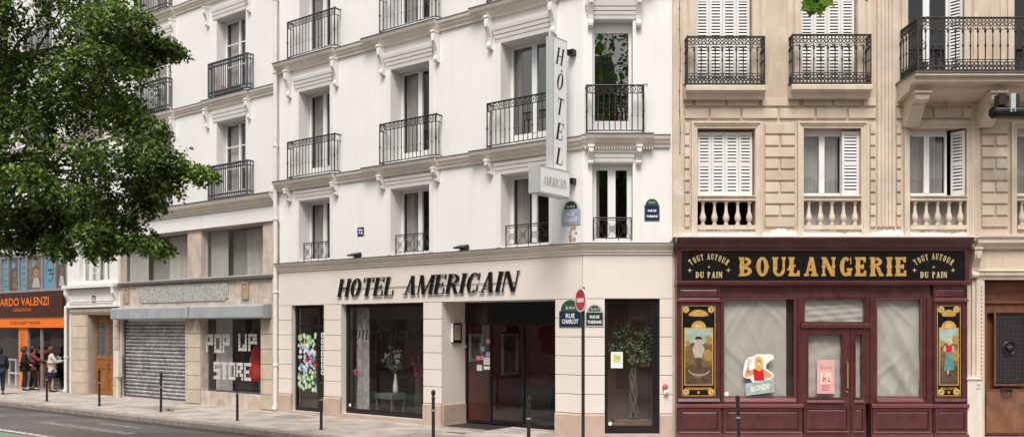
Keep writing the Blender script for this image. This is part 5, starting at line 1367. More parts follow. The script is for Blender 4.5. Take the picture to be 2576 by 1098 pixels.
# POP UP STORE in white blocks
PX = {'P':('1111','1011','1111','1000','1000'),'O':('1111','1001','1001','1001','1111'),'U':('1001','1001','1001','1011','1111'),'S':('1111','1000','1111','0001','1111'),'T':('1111','0110','0110','0110','0110'),'R':('1111','1011','1110','1011','1001'),'E':('1111','1000','1110','1000','1111')}
tg = thing('window_lettering', 'white block letters POP UP STORE on the shop window', 'lettering', M.P(M.u(575), -.17, 1.0))
for word, xa, xb, ya, yb in (('POP',518,578,839,886),('UP',599,646,838,882),('STORE',537,631,908,952)):
    e = -.148; u0, u1 = M.u(xa,e), M.u(xb,e); z0, z1 = M.z(xa,yb,e), M.z(xa,ya,e); n = len(word); cw = (u1-u0)/(n*4+(n-1)*.6)
    for i, ch in enumerate(word):
        mb = MB(M, 'block_grey')
        for r in range(5):
            for c in range(4):
                if PX[ch][r][c] == '1':
                    a = u0+(i*4.6+c)*cw; b = z1-(r+1)*(z1-z0)/5; mb.box(a+.006,a+cw-.006,e-.012,e-.004,b+.006,b+(z1-z0)/5-.006)
        mb.build('letter', tg)
# poster in the corner window and cut-out in the bakery window
e = -.045; mb = MB(G, 'letter_white'); u0,u1 = G.u(1537,e),G.u(1567,e); z0,z1 = zG(925),zG(884); mb.box(u0,u1,e-.025,e-.021,z0,z1)
mb.m('sticker_mint').rect(u0+.05,u1-.04,z0+.12,z1-.06,e-.019); mb.m('sticker_yellow').rect(u0+.06,u0+.13,z0+.16,z1-.05,e-.018); mb.m('gold_pale').rect(u0+.1,u1-.06,z1-.16,z1-.1,e-.017)
settag(mb.build('poster', recalc=False), 'small white poster with a yellow and green picture in the corner window', 'poster')
D = .25; dk_ = D-.05
def K(x, y): return (G.u(1681.5+.3325*x, dk_), G.z(2000, 733.4+.3325*y, dk_))
t = thing('advert_cutout', 'cut-out poster of a blonde woman in red in the bakery window', 'poster', G.P(K(690,780)[0], dk_, K(690,782)[1]))
P0 = [(565,640),(566,590),(582,520),(608,494),(650,484),(668,470),(700,468),(730,474),(762,466),(796,478),(797,506),(770,520),(742,545),(738,578),(790,612),(800,640),(770,662),(740,678),(640,690),(618,655),(590,652)]
MB(G, 'letter_white').flat([K(*q) for q in P0], dk_+.0).build('card', t, recalc=False)
mb = MB(G, 'hair_poster'); q = lambda pts, m, o: (mb.m(m), mb.flat([K(*p) for p in pts], dk_+o))
q([(655,500),(680,480),(705,490),(718,530),(722,570),(700,580),(655,575),(648,540)], 'hair_poster', .001)
q([(575,635),(585,600),(635,585),(665,570),(700,570),(735,590),(785,630),(780,645),(735,650),(700,620),(650,620),(600,640),(590,640)], 'skin_poster', .0016)
q([(640,588),(655,582),(690,600),(715,582),(722,640),(728,668),(650,672)], 'sign_red', .0022)
q([(666,505),(680,498),(698,506),(700,545),(690,565),(672,562),(664,540)], 'skin_poster', .0028); q([(672,540),(692,538),(690,552),(676,554)], 'letter_white', .0034); q([(668,518),(678,516),(678,522),(668,524)], 'hair_dark', .0034); q([(686,516),(696,517),(696,522),(686,522)], 'hair_dark', .0034)
q([(585,600),(600,560),(612,560),(610,605)], 'skin_poster', .0016); q([(590,560),(604,520),(622,515),(616,555)], 'sticker_lilac', .002); q([(594,530),(604,505),(640,505),(630,530)], 'pink_light', .0026)
mb.build('printed_figure', t, recalc=False)
mb = MB(G, 'sky_blue_poster'); q([(583,692),(797,655),(801,756),(588,783)], 'sticker_lilac', .004); q([(588,697),(793,661),(796,752),(592,777)], 'art_sky', .0044)
mb.m('letter_white'); v, f = bfont('BLONDIE'); wv = max(p[0] for p in v)-min(p[0] for p in v); kx = .40/wv; c0 = K(692,742)
mb.add([(c0[0]+p[0]*kx, dk_+.006, c0[1]+p[1]*.17+p[0]*kx*.17) for p in v], f); mb.add([(c0[0]+p[0]*kx+.006, dk_+.0058, c0[1]+p[1]*.17+p[0]*kx*.17-.004) for p in v], f)
mb.build('caption_box', t, recalc=False)
mb = MB(G, 'pink'); u0,u1,z0,z1 = G.u(2055,dk_),G.u(2100,dk_),G.z(2000,989,dk_),G.z(2000,903,dk_); mb.box(u0,u1,dk_,dk_+.003,z0,z1); mb.m('pink_pale').rect(u0+.008,u1-.008,z0+.008,z1-.008,dk_+.0035); mb.m('pink_light').rect(u0+.08,u1-.08,z0+.22,z1-.28,dk_+.004)
mb.m('sticker_red'); random.seed(8)
for k in range(5): mb.rect(u0+.1,u1-.1-random.uniform(0,.06),z0+.07+.028*k,z0+.083+.028*k,dk_+.0045)
text(mb, 'BOULANGERIE', (u0+u1)/2, z1-.2, .05, dk_+.0045, width=.26)
for k in range(10): mb.disc(random.uniform(u0+.11,u1-.11), random.uniform(z0+.26,z1-.32), .02, .02, dk_+.0045+.0001*k, 7)
settag(mb.build('poster', recalc=False), 'pink poster taped inside the bakery door glass', 'poster')
mb = MB(G, 'letter_white'); mb.disc(G.u(1829.5,D), G.z(2000,990,D), .05, .05, D-.056, 14); settag(mb.build('round_sticker', recalc=False), 'small round white sticker at the lower left corner of the bakery window', 'sticker')
# ================================================================== THINGS BEHIND THE GLASS
def leafcloud(mb, F, cu, cd, cz, ru, rd, rz, n, size, rnd):
    for i in range(n):
        while True:
            a, b, c = rnd.uniform(-1,1), rnd.uniform(-1,1), rnd.uniform(-1,1)
            if a*a+b*b+c*c < 1: break
        p = Vector((cu+a*ru, cd+b*rd, cz+c*rz)); x = Vector((rnd.uniform(-1,1), rnd.uniform(-1,1), rnd.uniform(-1,.3))).normalized(); y = x.cross(Vector((rnd.uniform(-1,1), rnd.uniform(-1,1), rnd.uniform(-1,1)))).normalized()
        s = size*rnd.uniform(.6,1.2)
        mb.add([tuple(p), tuple(p+x*s*.5+y*s*.28), tuple(p+x*s), tuple(p+x*s*.5-y*s*.28)], [(0,1,2,3)])
R = random.Random(5)
uc = G.u(1592,-.7); dd = -.62
t = thing('indoor_tree', 'potted ornamental tree with pale green leaves behind the corner window', 'tree', G.P(uc,dd,.12))
mb = MB(G, 'bark_pale')
for k in range(6):
    ph = k*1.05; mb.tube([(uc+.08*cos(ph+h*1.1)*(1-h*.5)+.025*sin(h*17+2*k), dd+.06*sin(ph+h*1.1), .4+1.15*h) for h in [i/9 for i in range(10)]], [.03-.012*i/9 for i in range(10)], 6)
for k in range(9):
    a = k*.7; mb.tube([(uc,dd,1.45),(uc+.22*cos(a),dd+.12*sin(a),1.75+.05*k%.3),(uc+.42*cos(a),dd+.2*sin(a),1.9+.09*k)], [.022,.014,.006], 5)
mb.build('trunk', t)
mb = MB(G, 'leaf_olive')
for (px,y,r) in ((1575,822,.2),(1556,838,.16),(1545,868,.16),(1600,850,.26),(1626,835,.15),(1635,860,.12),(1610,880,.2),(1580,872,.18),(1622,905,.14),(1592,905,.14),(1565,880,.14)):
    leafcloud(mb, G, G.u(px,dd), dd, G.z(px,y,dd), r, .18, r*.95, 150, .08, R)
mb.build('crown', t, recalc=False)
mb = MB(G, 'wood_worn'); mb.box(uc-.48,uc+.42,dd-.2,dd+.25,.125,.30); mb.m('bark_pale').box(uc-.45,uc+.39,dd-.17,dd+.22,.301,.34); mb.build('planter', t, bevel=.01)
dv = -1.0; uv = M.u(995,dv); zt = M.z(995,988,dv)
t = thing('side_table', 'low grey table under the white vase in the lobby window', 'table', M.P(uv-.2,dv,.06))
MB(M, 'table_grey').box(uv-.55,uv+.12,dv-.3,dv+.25,zt-.16,zt-.003).build('table_top', t, bevel=.01)
for s1 in (-.5,.07):
    for s2 in (-.25,.2): MB(M, 'table_grey').box(uv+s1-.03,uv+s1+.03,dv+s2-.03,dv+s2+.03,.065,zt-.161).build('leg', t)
t = thing('flower_vase', 'slim white vase of white blossoms in the lobby window', 'vase', M.P(uv,dv,zt))
MB(M, 'vase_white').lathe(uv,dv,zt,[(.05,0),(.072,.05),(.07,.2),(.04,.36),(.028,.48),(.033,.52)],14).build('vase', t, smooth=True)
mb = MB(M, 'stem_green'); fl = MB(M, 'petal_white'); lf = MB(M, 'leaf_olive')
for i in range(14):
    a, b = R.uniform(-.38,.30), R.uniform(-.15,.15); h = R.uniform(.75,1.25); mb.tube([(uv,dv,zt+.45),(uv+a*.4,dv+b*.4,zt+.75),(uv+a,dv+b,zt+h)], .007, 4)
    leafcloud(fl, M, uv+a, dv+b, zt+h, .06,.06,.06, 16, .05, R)
    leafcloud(fl, M, uv+a*.7, dv+b*.7, zt+h-.14, .05,.05,.05, 9, .045, R)
    leafcloud(lf, M, uv+a*.6+.1, dv+b*.6, zt+.75, .1,.06,.08, 6, .08, R)
mb.build('stem', t); fl.build('blossom', t, recalc=False); lf.build('foliage', t, recalc=False)
t = thing('pink_blossom_arrangement', 'pink blossom branches at the right side of the lobby window', 'flowers', M.P(M.u(1048,dv),dv,.06))
mb = MB(M, 'bark'); fl = MB(M, 'petal_pink'); ub = M.u(1056,dv)
mb.lathe(ub,dv,.065,[(.12,0),(.15,.3),(.12,.9)],10)
for i in range(9):
    a = R.uniform(-.42,.1); h = R.uniform(1.25,1.75); mb.tube([(ub,dv,.9),(ub+a*.5,dv,.9+(h-.9)*.6),(ub+a,dv,h)], .007, 4)
    for k in range(4): leafcloud(fl, M, ub+a*(1-.17*k), dv, h-.12*k, .035,.035,.035, 9, .045, R)
mb.build('branch_vase', t); fl.build('blossom', t, recalc=False)
t = MB(M, 'petal_pink'); leafcloud(t, M, M.u(894,-.3), -.3, M.z(894,935,-.3), .09,.06,.1, 60, .06, R); t.m('stem_green').tube([(M.u(894,-.3),-.3,.12),(M.u(894,-.3),-.3,M.z(894,935,-.3))], .008, 4)
settag(t.build('pink_flower', recalc=False), 'single pink flower before the patterned lobby curtain', 'flower')
for i, (pa, pb, dv2, lab) in enumerate(((905,985,-1.9,'dark lobby armchair at the left behind the window'),(1020,1062,-1.9,'dark lobby armchair at the right behind the window'))):
    a, b = M.u(pa,dv2), M.u(pb,dv2)+.2; t = thing('armchair', lab, 'armchair', M.P((a+b)/2,dv2,.06))
    MB(M, 'sofa').box(a,b,dv2-.5,dv2-.3,.1,.95).build('backrest', t, bevel=.05); MB(M, 'sofa').box(a+.14,b-.14,dv2-.29,dv2+.35,.1,.48).build('seat', t, bevel=.04)
    for x in (a, b-.13): MB(M, 'sofa').box(x,x+.13,dv2-.29,dv2+.35,.1,.68).build('armrest', t, bevel=.04)
# red dress on a stand, planter in the pop-up window
dd = -.6; ur = M.u(648,dd); z1 = M.z(648,868,dd); z0 = M.z(648,957,dd)
t = thing('dress_display', 'bright red dress on a stand at the right of the POP UP window', 'dress', M.P(ur,dd,.43))
H = z1-z0; mb = MB(M, 'red_cloth'); mb.lathe(ur,dd,z0,[(.33,0),(.29,H*.25),(.24,H*.45),(.15,H*.62),(.17,H*.74),(.19,H*.84),(.12,H*.97),(.06,H)],18); mb.build('dress', t, smooth=True)
mb = MB(M, 'skin'); mb.tube([(ur-.09,dd,z0+.1),(ur-.09,dd,.46)], [.055,.035], 8); mb.tube([(ur+.09,dd,z0+.1),(ur+.09,dd,.46)], [.055,.035], 8); mb.tube([(ur-.17,dd,z0+H*.82),(ur-.24,dd+.08,z0+H*.55),(ur-.06,dd+.2,z0+H*.45)], [.045,.035,.028], 8); mb.tube([(ur,dd,z0+H),(ur,dd,z0+H+.12)], .045, 8); mb.build('dummy', t, smooth=True)
ua, ub = M.u(604,-.4), M.u(640,-.4); t = thing('window_planter', 'dark planter with small purple flowers in the shop window', 'planter', M.P((ua+ub)/2,-.45,.43))
MB(M, 'sofa').box(ua,ub,-.6,-.3,.47,.75).build('trough', t); fl = MB(M, 'petal_pink'); leafcloud(fl, M, ua+.1, -.45, 1.0, .15,.12,.22, 70, .06, R); leafcloud(fl, M, ua+.5, -.45, .86, .3,.12,.12, 60, .05, R); fl.build('blossom', t, recalc=False)
lf = MB(M, 'stem_green'); leafcloud(lf, M, (ua+ub)/2, -.45, .8, .42,.12,.12, 120, .07, R); lf.build('foliage', t, recalc=False)
# flowers on the grey balconies
a, b = M.u(543,.12), M.u(607,.12)
t = thing('flower_box', 'red flowers in a box on the upper grey balcony right of the tree', 'flower box', M.P((a+b)/2,.1,9.5)); MB(M, 'bark').box(a,b,.05,.17,9.48,9.6).build('trough', t)
fl = MB(M, 'petal_pink'); leafcloud(fl, M, (a+b)/2, .11, 9.68, (b-a)/2,.06,.09, 150, .06, R); fl.build('blossom', t, recalc=False)
t = thing('balcony_plant', 'leafy green plant in a box on the grey balcony beside the tree', 'plant', M.P(-16.6,.1,9.5)); MB(M, 'bark').box(-17.0,-16.2,.05,.17,9.48,9.6).build('trough', t)
lf = MB(M, 'leaf_plane'); leafcloud(lf, M, -16.6, .11, 9.95, .45,.07,.38, 240, .08, R); lf.build('foliage', t, recalc=False)
t = MB(G, 'leaf_plane'); leafcloud(t, G, G.u(2325,.8), .7, G.z(2325,50,.8), .10,.06,.12, 40, .07, R); leafcloud(t, G, G.u(2325,.8), .7, G.z(2325,115,.8), .05,.05,.25, 24, .06, R); t.m('bark').lathe(G.u(2325,.8),.7,zb+.02,[(.09,0),(.12,.2)],10); t.tube([(G.u(2325,.8),.7,zb+.2),(G.u(2325,.8),.7,G.z(2325,60,.8))], .008, 4)
settag(t.build('balcony_plant', recalc=False), 'small potted plant behind the corner of the ornate right balcony', 'plant')

# ================================================================== PEOPLE
def skin_mesh(name, pts, edges, mats, parent, sub=1, root=0):
    me = bpy.data.meshes.new('skeleton'); me.from_pydata([p[:3] for p in pts], edges, [])
    ob = bpy.data.objects.new('skeleton', me); COL.objects.link(ob)
    ob.modifiers.new('skin', 'SKIN'); 
    if not me.skin_vertices:
        bm = bmesh.new(); bm.from_mesh(me); bm.verts.layers.skin.verify(); bm.to_mesh(me); bm.free()
    for i, p in enumerate(pts):
        sv = me.skin_vertices[0].data[i]; r = p[3]; sv.radius = (r, r) if not isinstance(r, tuple) else r; sv.use_root = (i == root)
    ob.modifiers['skin'].use_smooth_shade = True
    s = ob.modifiers.new('sub', 'SUBSURF'); s.levels = sub; s.render_levels = sub
    dg = bpy.context.evaluated_depsgraph_get(); m2 = bpy.data.meshes.new_from_object(ob.evaluated_get(dg))
    bpy.data.objects.remove(ob); bpy.data.meshes.remove(me)
    m2.materials.clear()
    for m in mats: m2.materials.append(MATS[m])
    for p in m2.polygons: p.use_smooth = True; p.material_index = 0
    o = bpy.data.objects.new(name, m2); COL.objects.link(o); o.parent = parent
    return o
def person(label, px, Y, face, armL, armR, step=.06, hair='hair_brown', top='cloth_black', bottom='trousers', bottom_mat='cloth_black', hem=.62, sleeve=None, h=1.0, bag=False, coat_len=.80, lean=0.0):
    """armL/armR: (elbow, wrist) positions in body space, x right, y forward"""
    x = (px-CX)/FPX*Y
    r = thing('person', label, 'person', (x, Y, 0.0)); r.rotation_euler = (0, 0, face); r.scale = (h, h, h)
    ly = lambda z: lean*max(0, z-.9)
    pts = [(0,0,.93,(.15,.11)), (0,ly(1.1),1.10,(.125,.09)), (0,ly(1.3),1.30,(.155,.10)), (0,ly(1.42),1.43,.058), (0,ly(1.5)+.01,1.50,.06), (0,ly(1.58)+.02,1.58,(.078,.095)), (0,ly(1.66)+.015,1.66,.07)]
    E = [(0,1),(1,2),(2,3),(3,4),(4,5),(5,6)]
    n = len(pts); pts.append((0,ly(1.56)+.12,1.555,.014)); E.append((5,n))           # nose
    for s in (-1,1): n = len(pts); pts.append((s*.085,ly(1.57)+.0,1.57,.016)); E.append((5,n))   # ears
    arms = []
    for s, (el, wr) in ((-1,armL),(1,armR)):
        n = len(pts); sh = (s*.185,ly(1.38),1.375)
        wv, ev = Vector(wr), Vector(el); dr = (wv-ev).normalized(); hand = wv+dr*.09
        pts += [(*sh,.058),(*el,.042),(*wr,.028),(*(wv+dr*.05),(.036,.020))]; E += [(2,n),(n,n+1),(n+1,n+2),(n+2,n+3)]
        arms.append((sh, el, wr))
        side = dr.cross(Vector((0,0,1)))
        side = side.normalized() if side.length > .05 else Vector((0,1,0))
        nm = side.cross(dr).normalized()
        for k in range(4):
            o = side*(.027-.018*k); L1 = (.036,.042,.039,.030)[k]
            b0 = len(pts); q1 = wv+dr*.085+o; q2 = q1+dr*L1*.9-nm*.008; q3 = q2+dr*L1*.6-nm*.02
            pts += [(*q1,.009),(*q2,.008),(*q3,.007)]; E += [(n+3,b0),(b0,b0+1),(b0+1,b0+2)]
        b0 = len(pts); q1 = wv+dr*.045+side*.042; q2 = q1+dr*.035+side*.012-nm*.01; pts += [(*q1,.010),(*q2,.008)]; E += [(n+3,b0),(b0,b0+1)]
    legs = []
    for s in (-1,1):
        n = len(pts); st = s*step
        hip, kn, an, toe = (s*.085,0,.88), (s*.095,st*.6+.02,.49), (s*.10,st-.02,.085), (s*.115,st+.12,.035)
        pts += [(*hip,.085),(*kn,.055),(*an,.038),(*toe,.032)]; E += [(0,n),(n,n+1),(n+1,n+2),(n+2,n+3)]; legs.append((hip,kn,an,toe))
    body = skin_mesh('body', pts, E, ['skin'], r, 1)
    for s in (-1,1):
        mb = MB(W, 'hair_dark'); mb.lathe(s*.032, ly(1.59)+.108, 1.585, [(.004,0),(.010,.005),(.010,.012),(.004,.016)], 6); mb.build('eye', None).parent = body
    # hair as an uneven cap
    bm = bmesh.new(); bmesh.ops.create_icosphere(bm, subdivisions=3, radius=1.0); rn = random.Random(len(label))
    for v in bm.verts:
        k = 1+rn.uniform(-.05,.07); c = v.co.copy()
        v.co = Vector((c.x*.118*k, c.y*.128*k-.014+ly(1.6), 1.60+c.z*.118*k if c.z > 0 else 1.60+c.z*(.17 if c.y < .35 else .02)*k))
        if c.y > .55 and c.z < .25: v.co.y -= .055
    me = bpy.data.meshes.new('hair'); bm.to_mesh(me); bm.free(); me.materials.append(MATS[hair])
    for p in me.polygons: p.use_smooth = True
    ho = bpy.data.objects.new('hair', me); COL.objects.link(ho); ho.parent = r
    # jacket: torso, collar and sleeves in one surface
    cp = [(0,ly(.93),.93,(.20,.155)), (0,ly(1.1),1.10,(.175,.135)), (0,ly(1.3),1.30,(.195,.135)), (0,ly(1.42),1.42,.085), (0,0,coat_len,(.215,.165))]; CE = [(0,1),(1,2),(2,3),(0,4)]
    for sh, el, wr in arms:
        n = len(cp); w2 = Vector(el)+(Vector(wr)-Vector(el))*.92
        cp += [(sh[0],sh[1],sh[2]-.005,.078),(*el,.066),(*w2,.052)]; CE += [(2,n),(n,n+1),(n+1,n+2)]
    skin_mesh('jacket', cp, CE, [sleeve or top], r, 1)
    if bottom == 'skirt':
        mb = MB(W, bottom_mat); mb.lathe(0, 0, hem, [(.20,0),(.21,.1),(.205,.25),(.19,.34)], 16); sk = mb.build('skirt', None, smooth=True); sk.location = (0,0,hem); sk.parent = r
        lp = []; LE = []
        for hip, kn, an, toe in legs:
            n = len(lp); lp += [(hip[0],hip[1],.72,.083),(*kn,.062),(kn[0],an[1]-.02,.30,.058),(*an,.043)]; LE += [(n,n+1),(n+1,n+2),(n+2,n+3)]
        skin_mesh('stockings', lp, LE, ['stocking'], r, 1)
    else:
        lp = [(0,0,.92,(.17,.13))]; LE = []
        for hip, kn, an, toe in legs:
            n = len(lp); lp += [(*hip,.10),(*kn,.076),(an[0],an[1],.11,.062)]; LE += [(0,n),(n,n+1),(n+1,n+2)]
        skin_mesh('trousers', lp, LE, [bottom_mat], r, 1)
    for hip, kn, an, toe in legs:
        skin_mesh('shoe', [(an[0],an[1]-.035,.045,.043),(an[0],an[1]+.05,.045,.042),(toe[0],toe[1]+.02,.035,(.042,.032))], [(0,1),(1,2)], ['cloth_black'], r, 1)
    return r
F0 = -TH
person('person in a black coat with a dark bag, standing left of the one in maroon', 62, 35.1, F0-.5, ((-.25,.05,1.13),(-.20,.24,1.05)), ((.25,.03,1.12),(.22,.2,1.0)), hair='hair_brown', top='cloth_black', bottom_mat='cloth_black', coat_len=.70, step=.05)
person('person in a maroon jacket reaching towards the salon door', 84, 35.3, F0-.75, ((-.24,.12,1.12),(-.18,.36,1.1)), ((.22,.24,1.18),(.20,.52,1.12)), hair='hair_dark', top='cloth_maroon', bottom_mat='cloth_black', step=.13, coat_len=.80)
person('person in a cream jacket and dark skirt seen from behind', 130, 34.3, F0-.35, ((-.27,.10,1.12),(-.08,.28,1.12)), ((.25,.12,1.12),(.26,.38,1.18)), hair='hair_brown', top='cloth_cream', bottom='skirt', bottom_mat='cloth_navy', hem=.52, step=.03, coat_len=.80)
person('person in a dark navy suit cut off by the left edge', -1, 33.0, F0+1.1, ((-.25,.02,1.12),(-.24,.1,.88)), ((.25,.02,1.12),(.24,.08,.88)), hair='hair_dark', top='cloth_navy', bottom_mat='cloth_navy', step=.05, coat_len=.78)
px_, Y_ = 141, 34.1
mb = MB(W, 'letter_white'); mb.box(-.09,.09,-.004,.004,0,.24); o = mb.build('paper_bag')
o.location = ((141-CX)/FPX*34.6, 34.6, 1.12); o.rotation_euler = (0, .5, .3); settag(o, 'small white paper held by the person in the cream jacket', 'paper')

# ================================================================== GROUND
rd = MB(W, 'asphalt'); rd.add([(-220,-160,-.14),(220,-160,-.14),(220,240,-.14),(-220,240,-.14)], [(0,1,2,3)]); rd.build('road', kind='structure', recalc=False)
kc = (.839, 16.7)
pv = MB(W, 'pavement_grey'); A = M.P(-70,3.05,0); B = M.P(-70,-6,0)
pv.add([A, (kc[0],kc[1],0), (60,16.7,0), (60,27,0), B], [(0,1,2,3,4)]); pv.build('pavement', kind='structure', recalc=False)
kb = MB(M, 'kerb_stone'); uk = 1.45
u = -70.0; random.seed(6)
while u < uk-.05:
    L = 1.05; e = min(u+L, uk)
    kb.prof([(3.05,-.14),(3.29,-.14),(3.29,-.02),(3.27,.004),(3.05,.004)], u+.006, e-.006); u += L
kb.F = G; u = kc[0]+.03
while u < 40: kb.prof([(3.3,-.14),(3.54,-.14),(3.54,-.02),(3.52,.004),(3.3,.004)], u+.006, u+1.044); u += 1.05
kb.build('kerb', kind='structure')
gt = MB(M, 'kerb_dark'); gt.rect(0,0,0,0,0) if 0 else None
gt.add([(-70,3.29,-.136),(uk,3.29,-.136),(uk,3.62,-.136),(-70,3.62,-.136)], [(0,1,2,3)]); gt.build('gutter', kind='structure', recalc=False)
pp = MB(M, 'kerb_stone')
for a, b, c, e in ((-3.6,-1.1,1.35,2.3),(-14.9,-13.2,1.1,1.9),(-9.4,-8.2,.5,1.2)): pp.add([(a,c,.003),(b,c,.003),(b,e,.003),(a,e,.003)], [(0,1,2,3)])
pp.build('pavement_patch', kind='structure', recalc=False)
ln = MB(M, 'paint_white')
for a, b, d, w in ((-60,4,6.5,.07),(-8.2,-4.4,4.78,.05),(-2.0,1.5,4.78,.05)): ln.add([(a,d-w,-.1355),(b,d-w,-.1355),(b,d+w,-.1355),(a,d+w,-.1355)], [(0,1,2,3)])
ln.m('paint_faint')
for a, b, d, w in ((-14.2,-9.6,5.0,.16),(-12.6,-10.6,4.2,.12),(-20,-16.5,4.9,.08)): ln.add([(a,d-w,-.1350),(b,d-w,-.1350),(b,d+w,-.1350),(a,d+w,-.1350)], [(0,1,2,3)])
ln.m('paint_green').add([(-15.5,6.75,-.1345),(-10.7,6.75,-.1345),(-10.7,8.3,-.1345),(-15.5,8.3,-.1345)], [(0,1,2,3)])
ln.build('road_marking', kind='structure', recalc=False)
# scraps of litter near the kerb
random.seed(14); mb = MB(W, 'paper')
for k in range(3):
    x, y = -4.9+random.uniform(-.1,.1), 0; 
p0 = M.P(M.u(412,2.0),2.0,0)
mb.m('stem_green'); leafcloud(mb, W, p0[0]+.25, p0[1]-.2, .06, .12,.1,.05, 26, .07, R); settag(mb.build('weed_tuft', recalc=False), 'small weed tuft at the foot of the bollard before the roller shutter', 'weed')

# ================================================================== TREES
from mathutils import noise as mnoise
def leaf_batch(mb, pos, rnd, size, droop=.35, wide=.62):
    """one folded leaf"""
    a = rnd.uniform(0, 2*pi); dr = Vector((cos(a), sin(a), -droop-rnd.uniform(0,.7))).normalized()
    nrm = Vector((rnd.gauss(0,.55), rnd.gauss(0,.55), 1)).normalized(); sd = dr.cross(nrm).normalized(); nrm = sd.cross(dr)
    s = size*rnd.uniform(.65,1.2); w = s*wide*.5; n = len(mb.v); p = Vector(pos)
    q = [p, p+dr*s*.42+sd*w+nrm*s*.07, p+dr*s, p+dr*s*.42-sd*w+nrm*s*.07]
    mb.v += [tuple(x) for x in q]; mb.f += [[n,n+1,n+2],[n,n+2,n+3]]; mb.mi += [mb.cur, mb.cur]
st = thing('street_tree', 'large leafy green street tree overhanging the road at the left', 'tree', (-9.6, 13.8, -.14))
R = random.Random(9); DY = 14.6
def T3(px, py, Y): return Vector(((px-CX)/FPX*Y, Y, CAMZ+(HZ-py)*Y/FPX))
clumps = [(60,60,140,100,0),(200,80,120,80,.2),(300,50,85,55,-.2),(352,108,58,30,.1),(398,112,48,13,.1),(430,116,32,9,.1),(250,165,105,55,-.3),(330,150,55,22,0),(120,215,130,85,.3),(40,330,85,95,0),(215,265,90,55,.4),(305,265,60,38,.1),
 (355,318,60,34,0),(300,370,105,42,-.2),(390,395,80,32,.2),(452,420,50,16,.1),(500,428,38,10,.1),(170,410,95,48,.3),(60,455,70,60,-.2),(210,500,80,45,.2),(300,470,85,38,.3),(395,455,55,28,0),(368,505,36,18,.1),(300,560,62,34,.2),(365,600,42,18,.1),(398,612,24,11,.1),
 (235,585,42,26,-.1),(110,540,48,42,.2),(140,600,24,24,.1),(40,545,42,34,0),(30,600,40,16,.1),(95,590,20,20,.2),(285,600,26,18,0),(180,545,30,24,.2),(150,620,14,10,.1),(250,620,16,10,.1),
 (-110,90,150,190,.3),(-170,330,140,150,-.4),(-100,520,80,70,.2),(90,-110,220,110,0),(330,-60,120,60,.3),(-120,-190,220,140,-.3),(200,-260,230,120,.4),(-330,120,120,200,.2),(-20,-380,240,120,0),(-300,-200,150,150,.5)]
lm = MB(W, 'leaf'); br = MB(W, 'bark'); core = MB(W, 'leaf')
trunk_top = Vector((-9.3, 14.0, 4.2)); fork = Vector((-8.9, 14.3, 6.2))
for (px, py, rx, ry, dy) in clumps:
    Y = DY+dy*1.6; c = T3(px, py, Y); a, b = rx*Y/FPX, ry*Y/FPX; dep = max(.35, min(a, 1.1)*.95)
    area = a*b; n_tw = int(470*area**.82+40)
    s0 = trunk_top if py > 250 else fork
    c = c+Vector((0, .5, 0)); s0 = s0+Vector((R.uniform(-.2,.2), 1.6, R.uniform(-.6,1.0))); mid = s0.lerp(c, .55)+Vector((0, .4, .25)); c0 = c-Vector((0, .5, 0)); br.tube([tuple(s0), tuple(s0.lerp(mid,.5)+Vector((R.uniform(-.15,.15),R.uniform(-.15,.15),.15))), tuple(mid), tuple(c)], [.04,.025,.012,.003], 5)
    for i in range(n_tw):
        while True:
            p = Vector((R.uniform(-1,1), R.uniform(-1,1), R.uniform(-1,1)))
            if .15 < p.length < 1: break
        p = p*(p.length**-.35)
        o = c0+Vector((p.x*a, p.y*dep, p.z*b))
        if a > .45 and mnoise.noise(Vector((o.x*1.7, o.y*.5, o.z*1.9+4))) < -.17: continue; 
        dr = Vector((p.x*.8+R.gauss(0,.3)+.15, p.y*.8+R.gauss(0,.3), -.35+R.gauss(0,.25))).normalized(); L = R.uniform(.18,.42)*min(1, max(.35, (a+b)*.9))
        for k in range(11):
            t = k/10; q = o+dr*L*t+Vector((0,0,-.10*t*t))+Vector((R.gauss(0,.025), R.gauss(0,.025), R.gauss(0,.025))); leaf_batch(lm, q, R, .088)
        if i % 7 == 0: br.tube([tuple(o-dr*.12), tuple(o+dr*L*.5+Vector((0,0,-.02))), tuple(o+dr*L+Vector((0,0,-.1)))], [.007,.005,.002], 3)
br.tube([(-9.6,13.8,-.14),(-9.55,13.85,.4),(-9.5,13.9,2.2),tuple(trunk_top),tuple(fork),(-8.6,14.4,8.6),(-8.5,14.5,11)], [.30,.22,.20,.18,.15,.10,.03], 12)
br.build('trunk', st); lm.build('crown', st, recalc=False)
print('leaves', len(lm.f)//2)
# plane tree on the near side: its trunk stands beside the viewpoint and one lobed spray hangs into view
pt = thing('plane_tree', 'plane tree whose few lobed bright leaves hang in from the top edge', 'tree', (4.6, 2.2, -.14))
br = MB(W, 'bark'); lm = MB(W, 'leaf_plane'); R = random.Random(12)
br.tube([(4.6,2.2,-.14),(4.6,2.2,2.5),(4.5,2.3,6),(4.5,2.2,9.5),(4.6,2.0,13)], [.30,.22,.19,.13,.04], 10)
def plane_leaf(p, dr, up, s):
    dr = dr.normalized(); sd = dr.cross(up).normalized(); nrm = sd.cross(dr); q = []
    prof = [(0,0),(-.1,.30),(.06,.44),(.02,.62),(.30,.42),(.36,.62),(.56,.34),(.66,.40),(.70,.2),(1.0,0)]
    half = [(x, y) for x, y in prof]; full = half+[(x, -y) for x, y in half[-2:0:-1]]
    n = len(lm.v)
    for x, y in full: lm.v.append(tuple(p+dr*(x*s)+sd*(y*s)+nrm*(-.12*s*x*x+.10*s*abs(y))))
    # fan from the leaf stem so the outline keeps its lobes
    cx = len(lm.v); lm.v.append(tuple(p+dr*(.3*s)+nrm*(-.01*s))); k = len(full)
    for i in range(k): lm.f.append([cx, n+i, n+(i+1)%k]); lm.mi.append(lm.cur)
Yt = 6.0
